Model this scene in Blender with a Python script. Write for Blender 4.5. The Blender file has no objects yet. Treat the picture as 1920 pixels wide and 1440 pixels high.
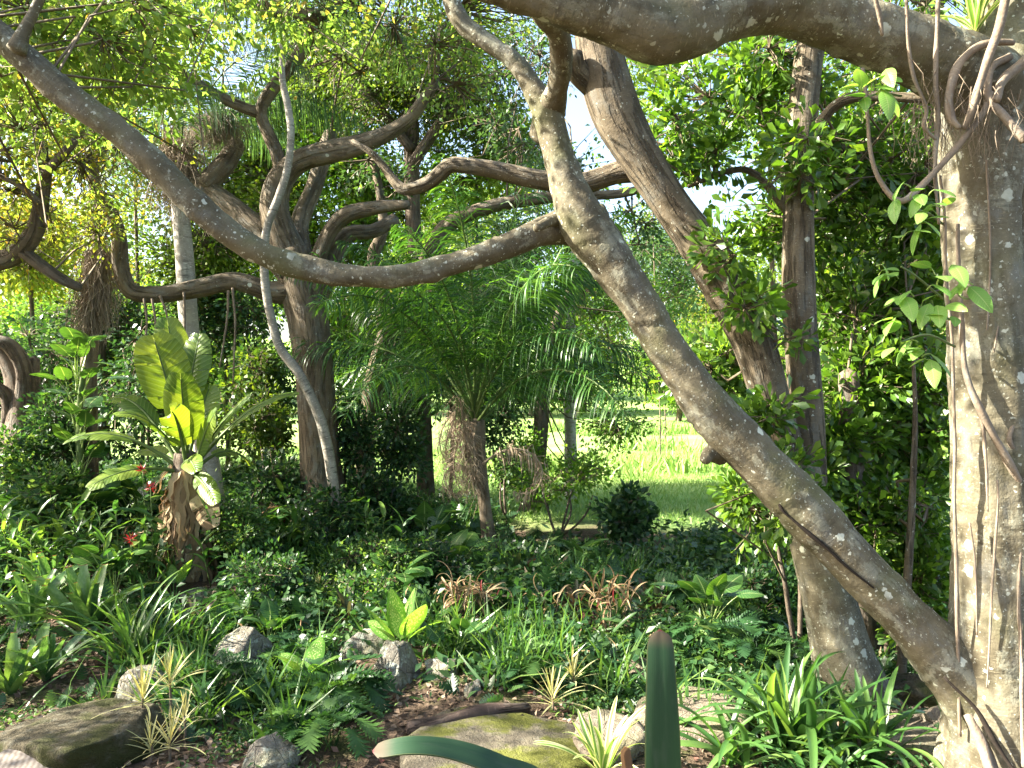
import bpy, math, random
import numpy as np
from mathutils import Vector, noise as mnoise

rng = np.random.default_rng(11)
random.seed(11)
scn = bpy.context.scene
COL = scn.collection

# ------------------------------------------------------------------ camera
F, CZ = 1477.0, 1.95                       # focal length in photo pixels, eye height
cam_d = bpy.data.cameras.new('camera')
cam_d.sensor_width = 36.0
cam_d.lens = 36.0 * F / 1920.0
cam_d.clip_start, cam_d.clip_end = 0.05, 1500.0
cam = bpy.data.objects.new('camera', cam_d); COL.objects.link(cam)
cam.location = (0, 0, CZ); cam.rotation_euler = (math.radians(90), 0, 0)
scn.camera = cam

# ------------------------------------------------------------------ sky, sun, exposure
SUN_FROM = Vector((-0.80, -0.03, 0.54)).normalized()
elev = math.asin(SUN_FROM.z); azim = math.atan2(SUN_FROM.x, SUN_FROM.y)
world = bpy.data.worlds.new('World'); scn.world = world; world.use_nodes = True
wn = world.node_tree; wn.nodes.clear()
sky = wn.nodes.new('ShaderNodeTexSky'); sky.sky_type = 'NISHITA'; sky.sun_disc = False
sky.sun_elevation = elev; sky.sun_rotation = azim % (2 * math.pi)
sky.air_density = 1.0; sky.dust_density = 3.0; sky.ozone_density = 0.8
bg = wn.nodes.new('ShaderNodeBackground'); bg.inputs[1].default_value = 0.085
wo = wn.nodes.new('ShaderNodeOutputWorld')
wn.links.new(sky.outputs[0], bg.inputs[0]); wn.links.new(bg.outputs[0], wo.inputs[0])
sun_d = bpy.data.lights.new('sun', 'SUN'); sun_d.energy = 5.0; sun_d.angle = math.radians(0.53)
sun_d.color = (1.0, 0.93, 0.80)
sun = bpy.data.objects.new('sun', sun_d); COL.objects.link(sun)
sun.rotation_euler = (-SUN_FROM).to_track_quat('-Z', 'Y').to_euler(); sun.location = SUN_FROM * 60
scn.view_settings.view_transform = 'Standard'; scn.view_settings.look = 'None'
scn.view_settings.gamma = 1.0; scn.view_settings.exposure = 2.85
scn.view_settings.use_curve_mapping = False
cy = scn.cycles
cy.max_bounces = 7; cy.diffuse_bounces = 4; cy.glossy_bounces = 2; cy.transmission_bounces = 4
cy.transparent_max_bounces = 4; cy.caustics_reflective = False; cy.caustics_refractive = False
cy.use_denoising = True; cy.denoiser = 'OPENIMAGEDENOISE'
cy.sample_clamp_indirect = 6.0

# ------------------------------------------------------------------ helpers
def P(u, v, d):
    """a photograph pixel at a chosen depth -> a place in the garden (metres)"""
    return np.array([(u - 960) / F * d, d, CZ - (v - 720) / F * d])

def sstep(a, b, x):
    t = np.clip((np.asarray(x, float) - a) / (b - a), 0, 1)
    return t * t * (3 - 2 * t)

def gh(x, y):
    """ground height"""
    x = np.asarray(x, float); y = np.asarray(y, float)
    h = 0.05 * np.sin(x * 1.3 + 0.7) * np.cos(y * 1.1) + 0.03 * np.sin(x * 2.9 + y * 1.7) + 0.02 * np.sin(y * 4.1 - x * 3.3)
    h = h * (1 - 0.97 * sstep(10, 12.5, y))
    h = h + 0.60 * (1 - sstep(1.3, 2.6, y))                     # the bank the camera stands on
    h = h + 0.55 * sstep(0.6, 5.5, -x) * sstep(6.0, 9.5, y) * (1 - 0.4 * sstep(14, 30, y))
    h = h + 0.02 * np.clip(y - 30, 0, 400) + 0.05 * np.clip(y - 60, 0, 400)
    return h

def gp(u, v_hint, d):
    p = P(u, v_hint, d); return np.array([p[0], d, float(gh(p[0], d))])

class MB:
    """collects vertices, faces and a per-vertex surface coordinate, builds ONE mesh"""
    def __init__(s): s.v = []; s.c = []; s.f = {}; s.n = 0
    def add(s, V, faces, C=None):
        V = np.asarray(V, float).reshape(-1, 3)
        s.v.append(V); s.c.append(np.zeros_like(V) if C is None else np.asarray(C, float).reshape(-1, 3))
        for f in faces:
            f = np.asarray(f, int)
            if f.size: s.f.setdefault(f.shape[1], []).append(f + s.n)
        s.n += len(V); return s
    def mesh(s, name, mat, origin=(0, 0, 0), smooth=True):
        V = np.concatenate(s.v) - np.asarray(origin, float); C = np.concatenate(s.c)
        me = bpy.data.meshes.new(name)
        me.vertices.add(len(V)); me.vertices.foreach_set('co', V.astype(np.float32).ravel())
        loops = []; starts = []; pos = 0
        for k, fl in s.f.items():
            a = np.concatenate(fl); loops.append(a.ravel())
            starts.append(pos + np.arange(len(a)) * k); pos += a.size
        loops = np.concatenate(loops); starts = np.concatenate(starts)
        me.loops.add(len(loops)); me.loops.foreach_set('vertex_index', loops.astype(np.int32))
        me.polygons.add(len(starts)); me.polygons.foreach_set('loop_start', starts.astype(np.int32))
        me.polygons.foreach_set('use_smooth', np.full(len(starts), smooth))
        at = me.attributes.new('pco', 'FLOAT_VECTOR', 'POINT'); at.data.foreach_set('vector', C.astype(np.float32).ravel())
        me.update(calc_edges=True); me.materials.append(mat)
        return me

def obj(name, me, parent=None, loc=(0, 0, 0), rot=(0, 0, 0), scale=1.0):
    o = bpy.data.objects.new(name, me); COL.objects.link(o)
    o.location = [float(a) for a in loc]; o.rotation_euler = [float(a) for a in rot]
    o.scale = (scale,) * 3 if np.isscalar(scale) else scale
    if parent is not None: o.parent = parent
    return o

def thing(name, label, cat, loc=(0, 0, 0), rotz=0.0, group=None, scale=1.0):
    o = obj(name, None, None, loc, (0, 0, rotz), scale)
    o['label'] = label; o['category'] = cat
    if group: o['group'] = group
    return o

def part(name, mb, mat, parent, kind=None, smooth=True):
    """a part given in garden coordinates, stored relative to its thing's base"""
    o = obj(name, mb.mesh(name, mat, parent.location, smooth), parent)
    if kind: o['kind'] = kind
    return o

def copy_thing(root, loc, rotz, scale, label=None):
    r = root.copy(); COL.objects.link(r); r.location = [float(a) for a in loc]; r.rotation_euler = (0, 0, rotz); r.scale = (scale,) * 3
    if label: r['label'] = label
    for ch in list(root.children):
        c = ch.copy(); COL.objects.link(c); c.parent = r
        for g in list(ch.children):
            k = g.copy(); COL.objects.link(k); k.parent = c
    return r

def unit(a):
    a = np.asarray(a, float); return a / np.maximum(np.linalg.norm(a, axis=-1, keepdims=True), 1e-9)

def spline(pts, step):
    """Catmull-Rom through rows of numbers (x, y, z, radius...)"""
    p = np.asarray(pts, float)
    p = np.vstack([2 * p[0] - p[1], p, 2 * p[-1] - p[-2]]); out = []
    for i in range(1, len(p) - 2):
        n = max(2, int(np.linalg.norm(p[i + 1][:3] - p[i][:3]) / step) + 1)
        t = np.linspace(0, 1, n, endpoint=False)[:, None]
        a, b, c, d = p[i - 1], p[i], p[i + 1], p[i + 2]
        out.append(0.5 * ((2 * b) + (-a + c) * t + (2 * a - 5 * b + 4 * c - d) * t ** 2 + (-a + 3 * b - 3 * c + d) * t ** 3))
    out.append(p[-2][None]); return np.vstack(out)

def tube(mb, pts, sides=10, step=0.1, lump=0.05, wob=0.0, cap=True, seed=None, ridges=0.0, rough=0.0):
    """rounded limb through (x, y, z, r) points; pco runs round and along the bark in metres"""
    r_ = np.random.default_rng(rng.integers(1 << 30) if seed is None else seed)
    q = spline(pts, step); c = q[:, :3].copy(); r = np.maximum(q[:, 3], 1e-4)
    if wob: 
        s0 = np.arange(len(c)) * step
        for k in range(3):
            c[:, k] += wob * (np.sin(s0 * r_.uniform(2, 5) + r_.uniform(0, 6)) + 0.5 * np.sin(s0 * r_.uniform(6, 12) + r_.uniform(0, 6))) * np.minimum(1, s0 / (4 * step))
    t = unit(np.gradient(c, axis=0))
    ref = np.array([0.31, 0.9, 0.2]); n = []
    v = unit(ref - t[0] * (ref @ t[0]))
    for i in range(len(c)):
        v = unit(v - t[i] * (v @ t[i])); n.append(v)
    n = np.array(n); b = np.cross(t, n)
    s = np.concatenate([[0], np.cumsum(np.linalg.norm(np.diff(c, axis=0), axis=1))])
    th = np.linspace(0, 2 * np.pi, sides, endpoint=False)
    rr = np.ones((len(c), sides))
    if lump:
        for k in range(6):
            m = r_.integers(0, 4); rr += lump * 0.45 * np.sin(m * th[None] + r_.uniform(0, 6) + s[:, None] * r_.uniform(1, 9) * (0.25 / max(r.mean(), .02)) * 0.35)
    if ridges:
        for m in (5, 8, 11): rr += ridges * np.sin(m * th[None] + r_.uniform(0, 6) + 0.8 * np.sin(s[:, None] * 2.2 + m))
    R = r[:, None] * rr
    if rough:                                   # hand-sized lumps, knots and ring wrinkles
        V0 = c[:, None] + R[..., None] * (np.cos(th)[None, :, None] * n[:, None] + np.sin(th)[None, :, None] * b[:, None])
        nz = np.array([mnoise.noise(Vector(p * 5)) * .011 + mnoise.noise(Vector(p * 13)) * .006 + mnoise.noise(Vector(p * 34)) * .0025 for p in V0.reshape(-1, 3)]).reshape(R.shape)
        R = R + nz * rough
        for _ in range(int(s[-1] * 3.0)):       # knots
            k0, t0 = r_.uniform(0, s[-1]), r_.uniform(0, 6.28); w_ = r_.uniform(.02, .05); rm = np.interp(k0, s, r)
            dth = np.angle(np.exp(1j * (th - t0)))[None] * rm; R = R + rough * r_.uniform(-.5, 1.0) * .016 * np.exp(-(dth ** 2 + (s[:, None] - k0) ** 2) / (w_ * w_))
        for _ in range(int(s[-1] * 4.0)):       # wrinkles round the limb
            k0, t0 = r_.uniform(0, s[-1]), r_.uniform(0, 6.28); ss = s[:, None] - k0 - .03 * np.sin(th[None] * 2 + t0)
            R = R + rough * .006 * (np.exp(-((ss - .018) / .012) ** 2) - np.exp(-(ss / .010) ** 2)) * (.55 + .45 * np.cos(th[None] - t0))
    V = c[:, None] + R[..., None] * (np.cos(th)[None, :, None] * n[:, None] + np.sin(th)[None, :, None] * b[:, None])
    rb = r[:, None] * np.ones((1, sides))
    C = np.stack([np.cos(th)[None] * rb, np.sin(th)[None] * rb, np.repeat(s[:, None], sides, 1)], -1)
    N = len(c); i = np.arange(N - 1)[:, None]; j = np.arange(sides)[None]
    a0 = i * sides + j; a1 = i * sides + (j + 1) % sides
    fq = np.stack([a0, a1, a1 + sides, a0 + sides], -1).reshape(-1, 4)
    V = V.reshape(-1, 3); C = C.reshape(-1, 3); faces = [fq]
    if cap:
        V = np.vstack([V, c[-1] + t[-1] * r[-1] * 0.6, c[0] - t[0] * r[0] * 0.3]); C = np.vstack([C, [0, 0, s[-1]], [0, 0, 0]])
        k = np.arange(sides); e = (N - 1) * sides
        faces.append(np.stack([e + k, e + (k + 1) % sides, np.full(sides, N * sides)], -1))
        faces.append(np.stack([(k + 1) % sides, k, np.full(sides, N * sides + 1)], -1))
    mb.add(V, faces, C); return c

def limb(pix, d0, d1, k_=1.0):
    """(u, v, width px) list -> (x, y, z, radius) points, depth running from d0 to d1"""
    out = []
    for k, (u, v, w) in enumerate(pix):
        d = d0 + (d1 - d0) * k / max(1, len(pix) - 1)
        out.append([*P(u, v, d), 0.5 * k_ * w / F * d])
    return out

# ------------------------------------------------------------------ materials
class NT:
    def __init__(s, name):
        s.m = bpy.data.materials.new(name); s.m.use_nodes = True; s.t = s.m.node_tree; s.t.nodes.clear()
        s.out = s.t.nodes.new('ShaderNodeOutputMaterial')
    def n(s, kind, **kw):
        x = s.t.nodes.new('ShaderNode' + kind)
        for k, v in kw.items(): setattr(x, k, v)
        return x
    def put(s, sock, v):
        if isinstance(v, bpy.types.NodeSocket): s.t.links.new(v, sock)
        elif isinstance(v, (tuple, list)) and len(v) == 3 and sock.type == 'RGBA': sock.default_value = (*v, 1)
        else: sock.default_value = v
    def math(s, op, a, b=0.0, clamp=False):
        x = s.n('Math', operation=op, use_clamp=clamp); s.put(x.inputs[0], a); s.put(x.inputs[1], b); return x.outputs[0]
    def mix(s, f, a, b):
        x = s.n('MixRGB'); s.put(x.inputs[0], f); s.put(x.inputs[1], a); s.put(x.inputs[2], b); return x.outputs[0]
    def ramp(s, f, stops):
        x = s.n('ValToRGB'); s.put(x.inputs[0], f); el = x.color_ramp.elements
        while len(el) < len(stops): el.new(0.5)
        for e, (p, c) in zip(el, stops): e.position = p; e.color = (*c, 1) if len(c) == 3 else c
        return x.outputs[0]
    def pco(s): return s.n('Attribute', attribute_name='pco').outputs['Vector']
    def scale(s, v, sc):
        x = s.n('Mapping'); s.put(x.inputs['Vector'], v); x.inputs['Scale'].default_value = sc; return x.outputs[0]
    def noise(s, v, sc, det=4, rough=.55):
        x = s.n('TexNoise'); s.put(x.inputs['Vector'], v); x.inputs['Scale'].default_value = sc
        x.inputs['Detail'].default_value = det; x.inputs['Roughness'].default_value = rough; return x.outputs['Fac']
    def smooth(s, f, a, b):
        x = s.n('MapRange', interpolation_type='SMOOTHSTEP'); s.put(x.inputs[0], f)
        x.inputs[1].default_value = a; x.inputs[2].default_value = b; return x.outputs[0]
    def bump(s, h, st, dist):
        x = s.n('Bump'); x.inputs['Strength'].default_value = st; x.inputs['Distance'].default_value = dist; s.put(x.inputs['Height'], h); return x.outputs[0]
    def bsdf(s, col, rough=.6, spec=.3, normal=None):
        x = s.n('BsdfPrincipled'); s.put(x.inputs['Base Color'], col); s.put(x.inputs['Roughness'], rough)
        x.inputs['Specular IOR Level'].default_value = spec
        if normal is not None: s.put(x.inputs['Normal'], normal)
        return x.outputs[0]
    def end(s, sh): s.t.links.new(sh, s.out.inputs[0]); return s.m

def leaf_mat(name, stops, trans=.42, tmul=(1.5, 1.5, 0.7), rough=.42, spec=.35, kind=None):
    t = NT(name)
    r = t.math('FRACT', t.math('ADD', t.n('NewGeometry').outputs['Random Per Island'], t.n('ObjectInfo').outputs['Random']))
    col = t.ramp(r, stops)
    pc = t.pco(); sep = t.n('SeparateXYZ'); t.put(sep.inputs[0], pc)
    ax = t.math('ABSOLUTE', sep.outputs[0]); nrm = None
    if kind == 'stripe':       # cream margins and fine stripes along the blade
        col = t.mix(t.smooth(ax, .45, .7), col, (.62, .62, .34))
        col = t.mix(t.math('MULTIPLY', t.smooth(t.noise(t.scale(pc, (14, .6, 1)), 1.0, 2), .56, .64), .55), col, (.55, .58, .28))
    elif kind == 'vein':       # pale midrib and pinnate side veins
        w = t.n('TexWave', wave_type='BANDS', bands_direction='Y'); t.put(w.inputs['Vector'], t.scale(pc, (0, 1, 1)))
        ph = t.math('SUBTRACT', sep.outputs[1], t.math('MULTIPLY', ax, .14))
        sn = t.math('SINE', t.math('MULTIPLY', ph, 85.0))
        v = t.smooth(sn, .82, 1.0)
        col = t.mix(t.math('MULTIPLY', v, .35), col, (.30, .40, .14))
        col = t.mix(t.math('SUBTRACT', 1.0, t.smooth(ax, .02, .06)), col, (.34, .42, .16))
        nrm = t.bump(sn, .25, .004)
    elif kind == 'mottle':     # cream flecks between the veins
        nz = t.noise(t.scale(pc, (3, 9, 1)), 2.2, 3)
        col = t.mix(t.math('MULTIPLY', t.smooth(nz, .5, .62), t.math('SUBTRACT', 1.0, t.smooth(ax, .55, .85))), col, (.42, .50, .20))
    elif kind == 'brom':       # strap with pale base, faint cross bands
        nz = t.noise(t.scale(pc, (2, 14, 1)), 1.5, 4)
        col = t.mix(t.math('MULTIPLY', t.smooth(nz, .42, .62), .30), col, (.22, .30, .16))
        col = t.mix(t.smooth(sep.outputs[1], .988, 1.0), col, (.26, .03, .045))
    elif kind == 'near':       # long faint streaks, cloudy bloom, small red tip, dark margin
        nz = t.noise(t.scale(pc, (34, 2.5, 1)), 1.0, 5, .65)
        col = t.mix(t.math('MULTIPLY', t.smooth(nz, .42, .66), .28), col, (.05, .085, .042))
        cl = t.noise(t.scale(pc, (1.2, 9, 1)), 1.3, 5); col = t.mix(t.math('MULTIPLY', t.smooth(cl, .5, .7), .3), col, (.065, .085, .06))
        col = t.mix(t.math('MULTIPLY', t.smooth(ax, .9, .99), .6), col, (.10, .11, .04))
        col = t.mix(t.smooth(sep.outputs[1], .965, .992), col, (.085, .07, .045)); col = t.mix(t.smooth(sep.outputs[1], .995, 1.0), col, (.13, .025, .03))
    elif kind == 'dry':
        nz = t.noise(t.scale(pc, (3, 6, 1)), 2.0, 4)
        col = t.mix(t.smooth(nz, .52, .72), col, (.17, .10, .05))
    b = t.bsdf(col, rough, spec, nrm)
    tc = t.n('MixRGB', blend_type='MULTIPLY'); tc.inputs[0].default_value = 1; t.put(tc.inputs[1], col); t.put(tc.inputs[2], tmul)
    tr = t.n('BsdfTranslucent'); t.put(tr.inputs[0], tc.outputs[0])
    mx = t.n('MixShader'); mx.inputs[0].default_value = trans; t.put(mx.inputs[1], b); t.put(mx.inputs[2], tr.outputs[0])
    return t.end(mx.outputs[0])

def bark_mat(name, c1, c2, lich=.0, lcol=(.56, .58, .47), bands=.5, spots=7.0, crack=0.0, moss=0.0):
    t = NT(name); p = t.pco()
    big = t.noise(p, 3.0, 8, .68); col = t.mix(t.smooth(big, .36, .64), c1, c2)
    grey = sum(c2) / 3 * 1.15
    col = t.mix(t.math('MULTIPLY', t.smooth(t.noise(t.scale(p, (9, 9, 5)), 1.0, 6, .7), .48, .66), .7), col, (grey * .97, grey * .96, grey * .82))
    if lich > .3: col = t.mix(t.math('MULTIPLY', t.smooth(t.noise(t.scale(p, (1, 1, .7)), 7.0, 12, .78), .535, .575), .55), col, (.25, .25, .185))
    st = t.noise(t.scale(p, (10, 10, 1.6)), 1.0, 6, .65)          # dark runs down the limb
    col = t.mix(t.math('MULTIPLY', t.smooth(st, .53, .68), .6), col, tuple(a * .45 for a in c1))
    msk = t.smooth(t.noise(p, 5.0, 3), .38, .62)
    hb = t.noise(t.scale(p, (8, 8, 42)), 1.0, 5, .7)               # fine broken rings that run round the limb
    col = t.mix(t.math('MULTIPLY', t.math('MULTIPLY', t.smooth(hb, .5, .66), msk), bands), col, tuple(a * .45 for a in c1))
    hl = t.noise(t.scale(p, (22, 22, 110)), 1.0, 3)
    col = t.mix(t.math('MULTIPLY', t.smooth(hl, .6, .7), bands), col, tuple(min(1, a * 1.8) for a in c2))
    gr = t.noise(p, 130, 4, .7); col = t.mix(t.math('MULTIPLY', t.smooth(gr, .52, .7), .45), col, tuple(a * .5 for a in c1))
    if moss: col = t.mix(t.math('MULTIPLY', t.smooth(t.noise(p, 2.1, 4), .5, .66), moss), col, (.10, .12, .035))
    height = t.math('ADD', t.math('MULTIPLY', t.math('MULTIPLY', hb, msk), .5 * bands), t.math('ADD', t.math('MULTIPLY', big, .6), t.math('MULTIPLY', st, -.3)))
    if lich:
        pw = t.n('VectorMath', operation='ADD'); t.put(pw.inputs[0], p)
        ns = t.n('TexNoise'); t.put(ns.inputs['Vector'], p); ns.inputs['Scale'].default_value = 40
        sc = t.n('VectorMath', operation='SCALE'); t.put(sc.inputs[0], ns.outputs['Color']); sc.inputs['Scale'].default_value = .035
        t.put(pw.inputs[1], sc.outputs[0])
        for S, th, k in ((spots, .30, .85), (spots * 3.1, .30, .7), (spots * 6.5, .33, .55)):
            vo = t.n('TexVoronoi'); t.put(vo.inputs['Vector'], pw.outputs[0]); vo.inputs['Scale'].default_value = S
            sp = t.n('SeparateColor'); t.put(sp.inputs[0], vo.outputs['Color'])
            rad = t.math('MULTIPLY', t.math('SUBTRACT', sp.outputs[0], 1 - lich), th / max(lich, .01))
            m = t.math('MULTIPLY', t.smooth(t.math('SUBTRACT', rad, vo.outputs['Distance']), .0, .05), t.smooth(t.noise(p, 4.0, 3), .30, .5))
            col = t.mix(t.math('MULTIPLY', m, k), col, t.mix(sp.outputs[1], lcol, tuple(a * .72 for a in lcol)))
    if crack:
        cr = t.noise(t.scale(p, (26, 26, 3.0)), 1.0, 5, .6)
        col = t.mix(t.math('MULTIPLY', t.smooth(cr, .5, .62), crack), col, tuple(a * .3 for a in c1)); height = t.math('SUBTRACT', height, t.math('MULTIPLY', t.smooth(cr, .5, .62), 1.4))
    fine = t.noise(p, 70, 3); height = t.math('ADD', height, t.math('MULTIPLY', fine, .25))
    return t.end(t.bsdf(col, .8, .2, t.bump(height, .9, .014)))

def rock_mat(name, c1, c2, moss=.3, lich=.4, mosscol=(.09, .11, .03)):
    t = NT(name); p = t.n('TexCoord').outputs['Object']
    col = t.mix(t.smooth(t.noise(p, 5, 6), .35, .65), c1, c2)
    col = t.mix(t.math('MULTIPLY', t.smooth(t.noise(p, 60, 3), .5, .7), .6), col, tuple(a * .45 for a in c1))
    vo = t.noise(p, 14, 7, .7); col = t.mix(t.math('MULTIPLY', t.smooth(vo, .52, .6), lich), col, (.50, .54, .46))
    col = t.mix(t.math('MULTIPLY', t.smooth(t.noise(p, 3.1, 6, .65), .46, .60), moss), col, mosscol)
    cr = t.n('TexVoronoi', feature='DISTANCE_TO_EDGE'); t.put(cr.inputs['Vector'], p); cr.inputs['Scale'].default_value = 7
    ck = t.math('SUBTRACT', 1.0, t.smooth(cr.outputs['Distance'], .0, .03)); col = t.mix(t.math('MULTIPLY', ck, .0 if moss > .75 else .3), col, tuple(a * .3 for a in c1))
    h = t.math('ADD', t.noise(p, 18, 9, .7), t.math('SUBTRACT', t.math('MULTIPLY', t.noise(p, 110, 4), .5), t.math('MULTIPLY', ck, .0 if moss > .75 else .3)))
    return t.end(t.bsdf(col, .9, .15, t.bump(h, 1.0, .04)))

def plain_mat(name, col, rough=.7, var=.3, sc=20):
    t = NT(name); p = t.n('TexCoord').outputs['Object']; nz = t.noise(p, sc, 4)
    c = t.mix(t.smooth(nz, .3, .7), col, tuple(a * (1 - var) for a in col))
    return t.end(t.bsdf(c, rough, .25, t.bump(nz, .4, .01)))

M = {}
G = lambda *a: a
M['fig_bark'] = bark_mat('fig_bark', (.088, .075, .046), (.165, .148, .098), lich=.6, bands=.5, spots=9, moss=.22)
M['fig_limb'] = bark_mat('fig_limb', (.072, .06, .036), (.138, .12, .077), lich=.6, bands=.35, spots=10, moss=.35)
M['rear_bark'] = bark_mat('rear_bark', (.085, .065, .04), (.15, .122, .08), lich=.22, bands=.4, spots=14, crack=.45)
M['old_bark'] = bark_mat('old_bark', (.105, .08, .05), (.19, .15, .10), lich=.12, bands=.3, spots=12, crack=.25)
M['dark_bark'] = bark_mat('dark_bark', (.09, .07, .05), (.17, .13, .095), bands=.3, crack=.3)
M['grey_palm'] = bark_mat('grey_palm', (.32, .29, .25), (.48, .45, .40), lich=.15, bands=.9, spots=16)
M['root_bark'] = bark_mat('root_bark', (.15, .115, .08), (.25, .20, .145), bands=.15)
M['ringed'] = bark_mat('ringed', (.20, .175, .14), (.33, .30, .25), lich=.15, bands=1.0, spots=16)
M['twig'] = bark_mat('twig', (.11, .085, .055), (.19, .15, .10), bands=.2)
M['fibre'] = leaf_mat('fibre', [(0, (.24, .19, .14)), (.5, (.40, .33, .25)), (1, (.16, .115, .08))], .15, (1, 1, 1), .8, .1)
M['fig_leaf'] = leaf_mat('fig_leaf', [(0, (.09, .17, .03)), (.5, (.15, .25, .05)), (.95, (.24, .31, .07)), (1, (.40, .28, .05))], .55, (1.45, 1.4, .8))
M['gold_leaf'] = leaf_mat('gold_leaf', [(0, (.13, .21, .03)), (.55, (.21, .27, .04)), (.9, (.29, .29, .05)), (1, (.46, .27, .04))], .52, (1.45, 1.35, .7))
M['broad_leaf'] = leaf_mat('broad_leaf', [(0, (.045, .10, .016)), (.6, (.075, .155, .02)), (1, (.17, .27, .035))], .42, (1.7, 1.7, .6), .33, .5)
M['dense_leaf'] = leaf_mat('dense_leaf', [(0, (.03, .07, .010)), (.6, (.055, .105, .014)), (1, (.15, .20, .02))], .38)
M['fresh_leaf'] = leaf_mat('fresh_leaf', [(0, (.06, .14, .02)), (.6, (.10, .21, .025)), (1, (.19, .30, .04))], .5)
M['blue_leaf'] = leaf_mat('blue_leaf', [(0, (.035, .08, .03)), (1, (.07, .13, .05))], .4)
M['far_leaf'] = leaf_mat('far_leaf', [(0, (.08, .15, .02)), (.6, (.13, .21, .025)), (1, (.21, .28, .035))], .45)
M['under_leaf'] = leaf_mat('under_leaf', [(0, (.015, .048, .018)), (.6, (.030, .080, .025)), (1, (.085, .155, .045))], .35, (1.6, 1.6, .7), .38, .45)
M['herb_leaf'] = leaf_mat('herb_leaf', [(0, (.035, .095, .026)), (.6, (.062, .135, .035)), (1, (.16, .23, .06))], .42)
M['lobed_leaf'] = leaf_mat('lobed_leaf', [(0, (.02, .06, .02)), (.6, (.036, .095, .024)), (1, (.085, .165, .035))], .3, (1.5, 1.6, .7), .42, .4)
M['palm_leaf'] = leaf_mat('palm_leaf', [(0, (.024, .075, .02)), (.6, (.045, .12, .024)), (1, (.10, .20, .035))], .4, (1.6, 1.6, .6), .35, .45)
M['hang_leaf'] = leaf_mat('hang_leaf', [(0, (.04, .10, .04)), (1, (.09, .16, .06))], .4)
M['dead_palm'] = leaf_mat('dead_palm', [(0, (.28, .20, .13)), (.6, (.46, .38, .27)), (1, (.20, .14, .09))], .25, (1, 1, 1), .8, .1)
M['banana_leaf'] = leaf_mat('banana_leaf', [(0, (.07, .14, .022)), (.5, (.13, .21, .025)), (1, (.18, .25, .04))], .46, (1.8, 1.6, .45), .36, .5, 'vein')
M['dry_leaf'] = leaf_mat('dry_leaf', [(0, (.16, .10, .055)), (.4, (.27, .19, .105)), (.85, (.42, .34, .21)), (1, (.14, .075, .045))], .25, (1.1, 1, .8), .75, .15, 'dry')
M['red_leaf'] = leaf_mat('red_leaf', [(0, (.13, .012, .016)), (1, (.25, .03, .03))], .35, (1.3, .8, .6))
M['bromeliad'] = leaf_mat('bromeliad', [(0, (.035, .10, .03)), (.6, (.06, .14, .036)), (1, (.13, .22, .05))], .35, (1.5, 1.5, .6), .3, .5, 'brom')
M['near_bromeliad'] = leaf_mat('near_bromeliad', [(0, (.014, .042, .02)), (1, (.02, .052, .022))], .12, (1.3, 1.4, .8), .55, .2, 'near')
M['strap'] = leaf_mat('strap', [(0, (.04, .11, .028)), (.6, (.068, .15, .034)), (1, (.15, .24, .06))], .4, (1.5, 1.5, .6), .33, .5)
M['striped'] = leaf_mat('striped', [(0, (.10, .22, .04)), (1, (.16, .28, .06))], .4, (1.3, 1.3, .7), .38, .4, 'stripe')
M['tan_spike'] = leaf_mat('tan_spike', [(0, (.26, .22, .07)), (.5, (.40, .34, .13)), (1, (.20, .24, .06))], .3, (1.3, 1.2, .6), .45, .4, 'stripe')
M['mottled'] = leaf_mat('mottled', [(0, (.09, .22, .03)), (1, (.13, .27, .04))], .45, (1.5, 1.5, .6), .33, .5, 'mottle')
M['heart'] = leaf_mat('heart', [(0, (.022, .075, .02)), (.6, (.04, .11, .025)), (1, (.08, .17, .03))], .3, (1.6, 1.7, .6), .30, .55, 'vein')
M['gingerleaf'] = leaf_mat('gingerleaf', [(0, (.04, .11, .03)), (.6, (.07, .155, .036)), (1, (.15, .24, .05))], .45, (1.5, 1.5, .6), .36, .45)
M['bronze'] = leaf_mat('bronze', [(0, (.035, .055, .022)), (.35, (.07, .045, .03)), (.7, (.05, .08, .03)), (1, (.13, .05, .04))], .3, (1.4, 1.2, .8), .35, .5)
M['vine_leaf'] = leaf_mat('vine_leaf', [(0, (.15, .30, .06)), (1, (.24, .40, .09))], .5, (1.4, 1.4, .6), .35, .5, 'vein')
M['crack'] = plain_mat('crack', (.022, .016, .011), .9)
M['stem'] = plain_mat('stem', (.10, .15, .04), .5)
M['litter'] = leaf_mat('litter', [(0, (.06, .042, .03)), (.4, (.115, .078, .052)), (.75, (.20, .145, .10)), (.95, (.32, .25, .19)), (1, (.17, .06, .045))], .1, (1, 1, 1), .8, .15)
M['grass'] = leaf_mat('grass', [(0, (.16, .29, .07)), (.7, (.24, .37, .10)), (1, (.36, .41, .16))], .3, (1.2, 1.2, .7), .5, .25)
M['rock'] = rock_mat('rock', (.17, .155, .125), (.29, .265, .215), .4, .65)
M['mossy'] = rock_mat('mossy', (.07, .06, .038), (.115, .10, .066), .9, .08, (.042, .048, .012))
M['flat'] = rock_mat('flat', (.11, .095, .07), (.16, .14, .10), .9, .06, (.12, .13, .022))
M['paver'] = rock_mat('paver', (.20, .165, .12), (.29, .24, .18), .35, .1)
M['log'] = bark_mat('log', (.05, .035, .028), (.09, .065, .05), bands=.3, crack=.6)

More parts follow.
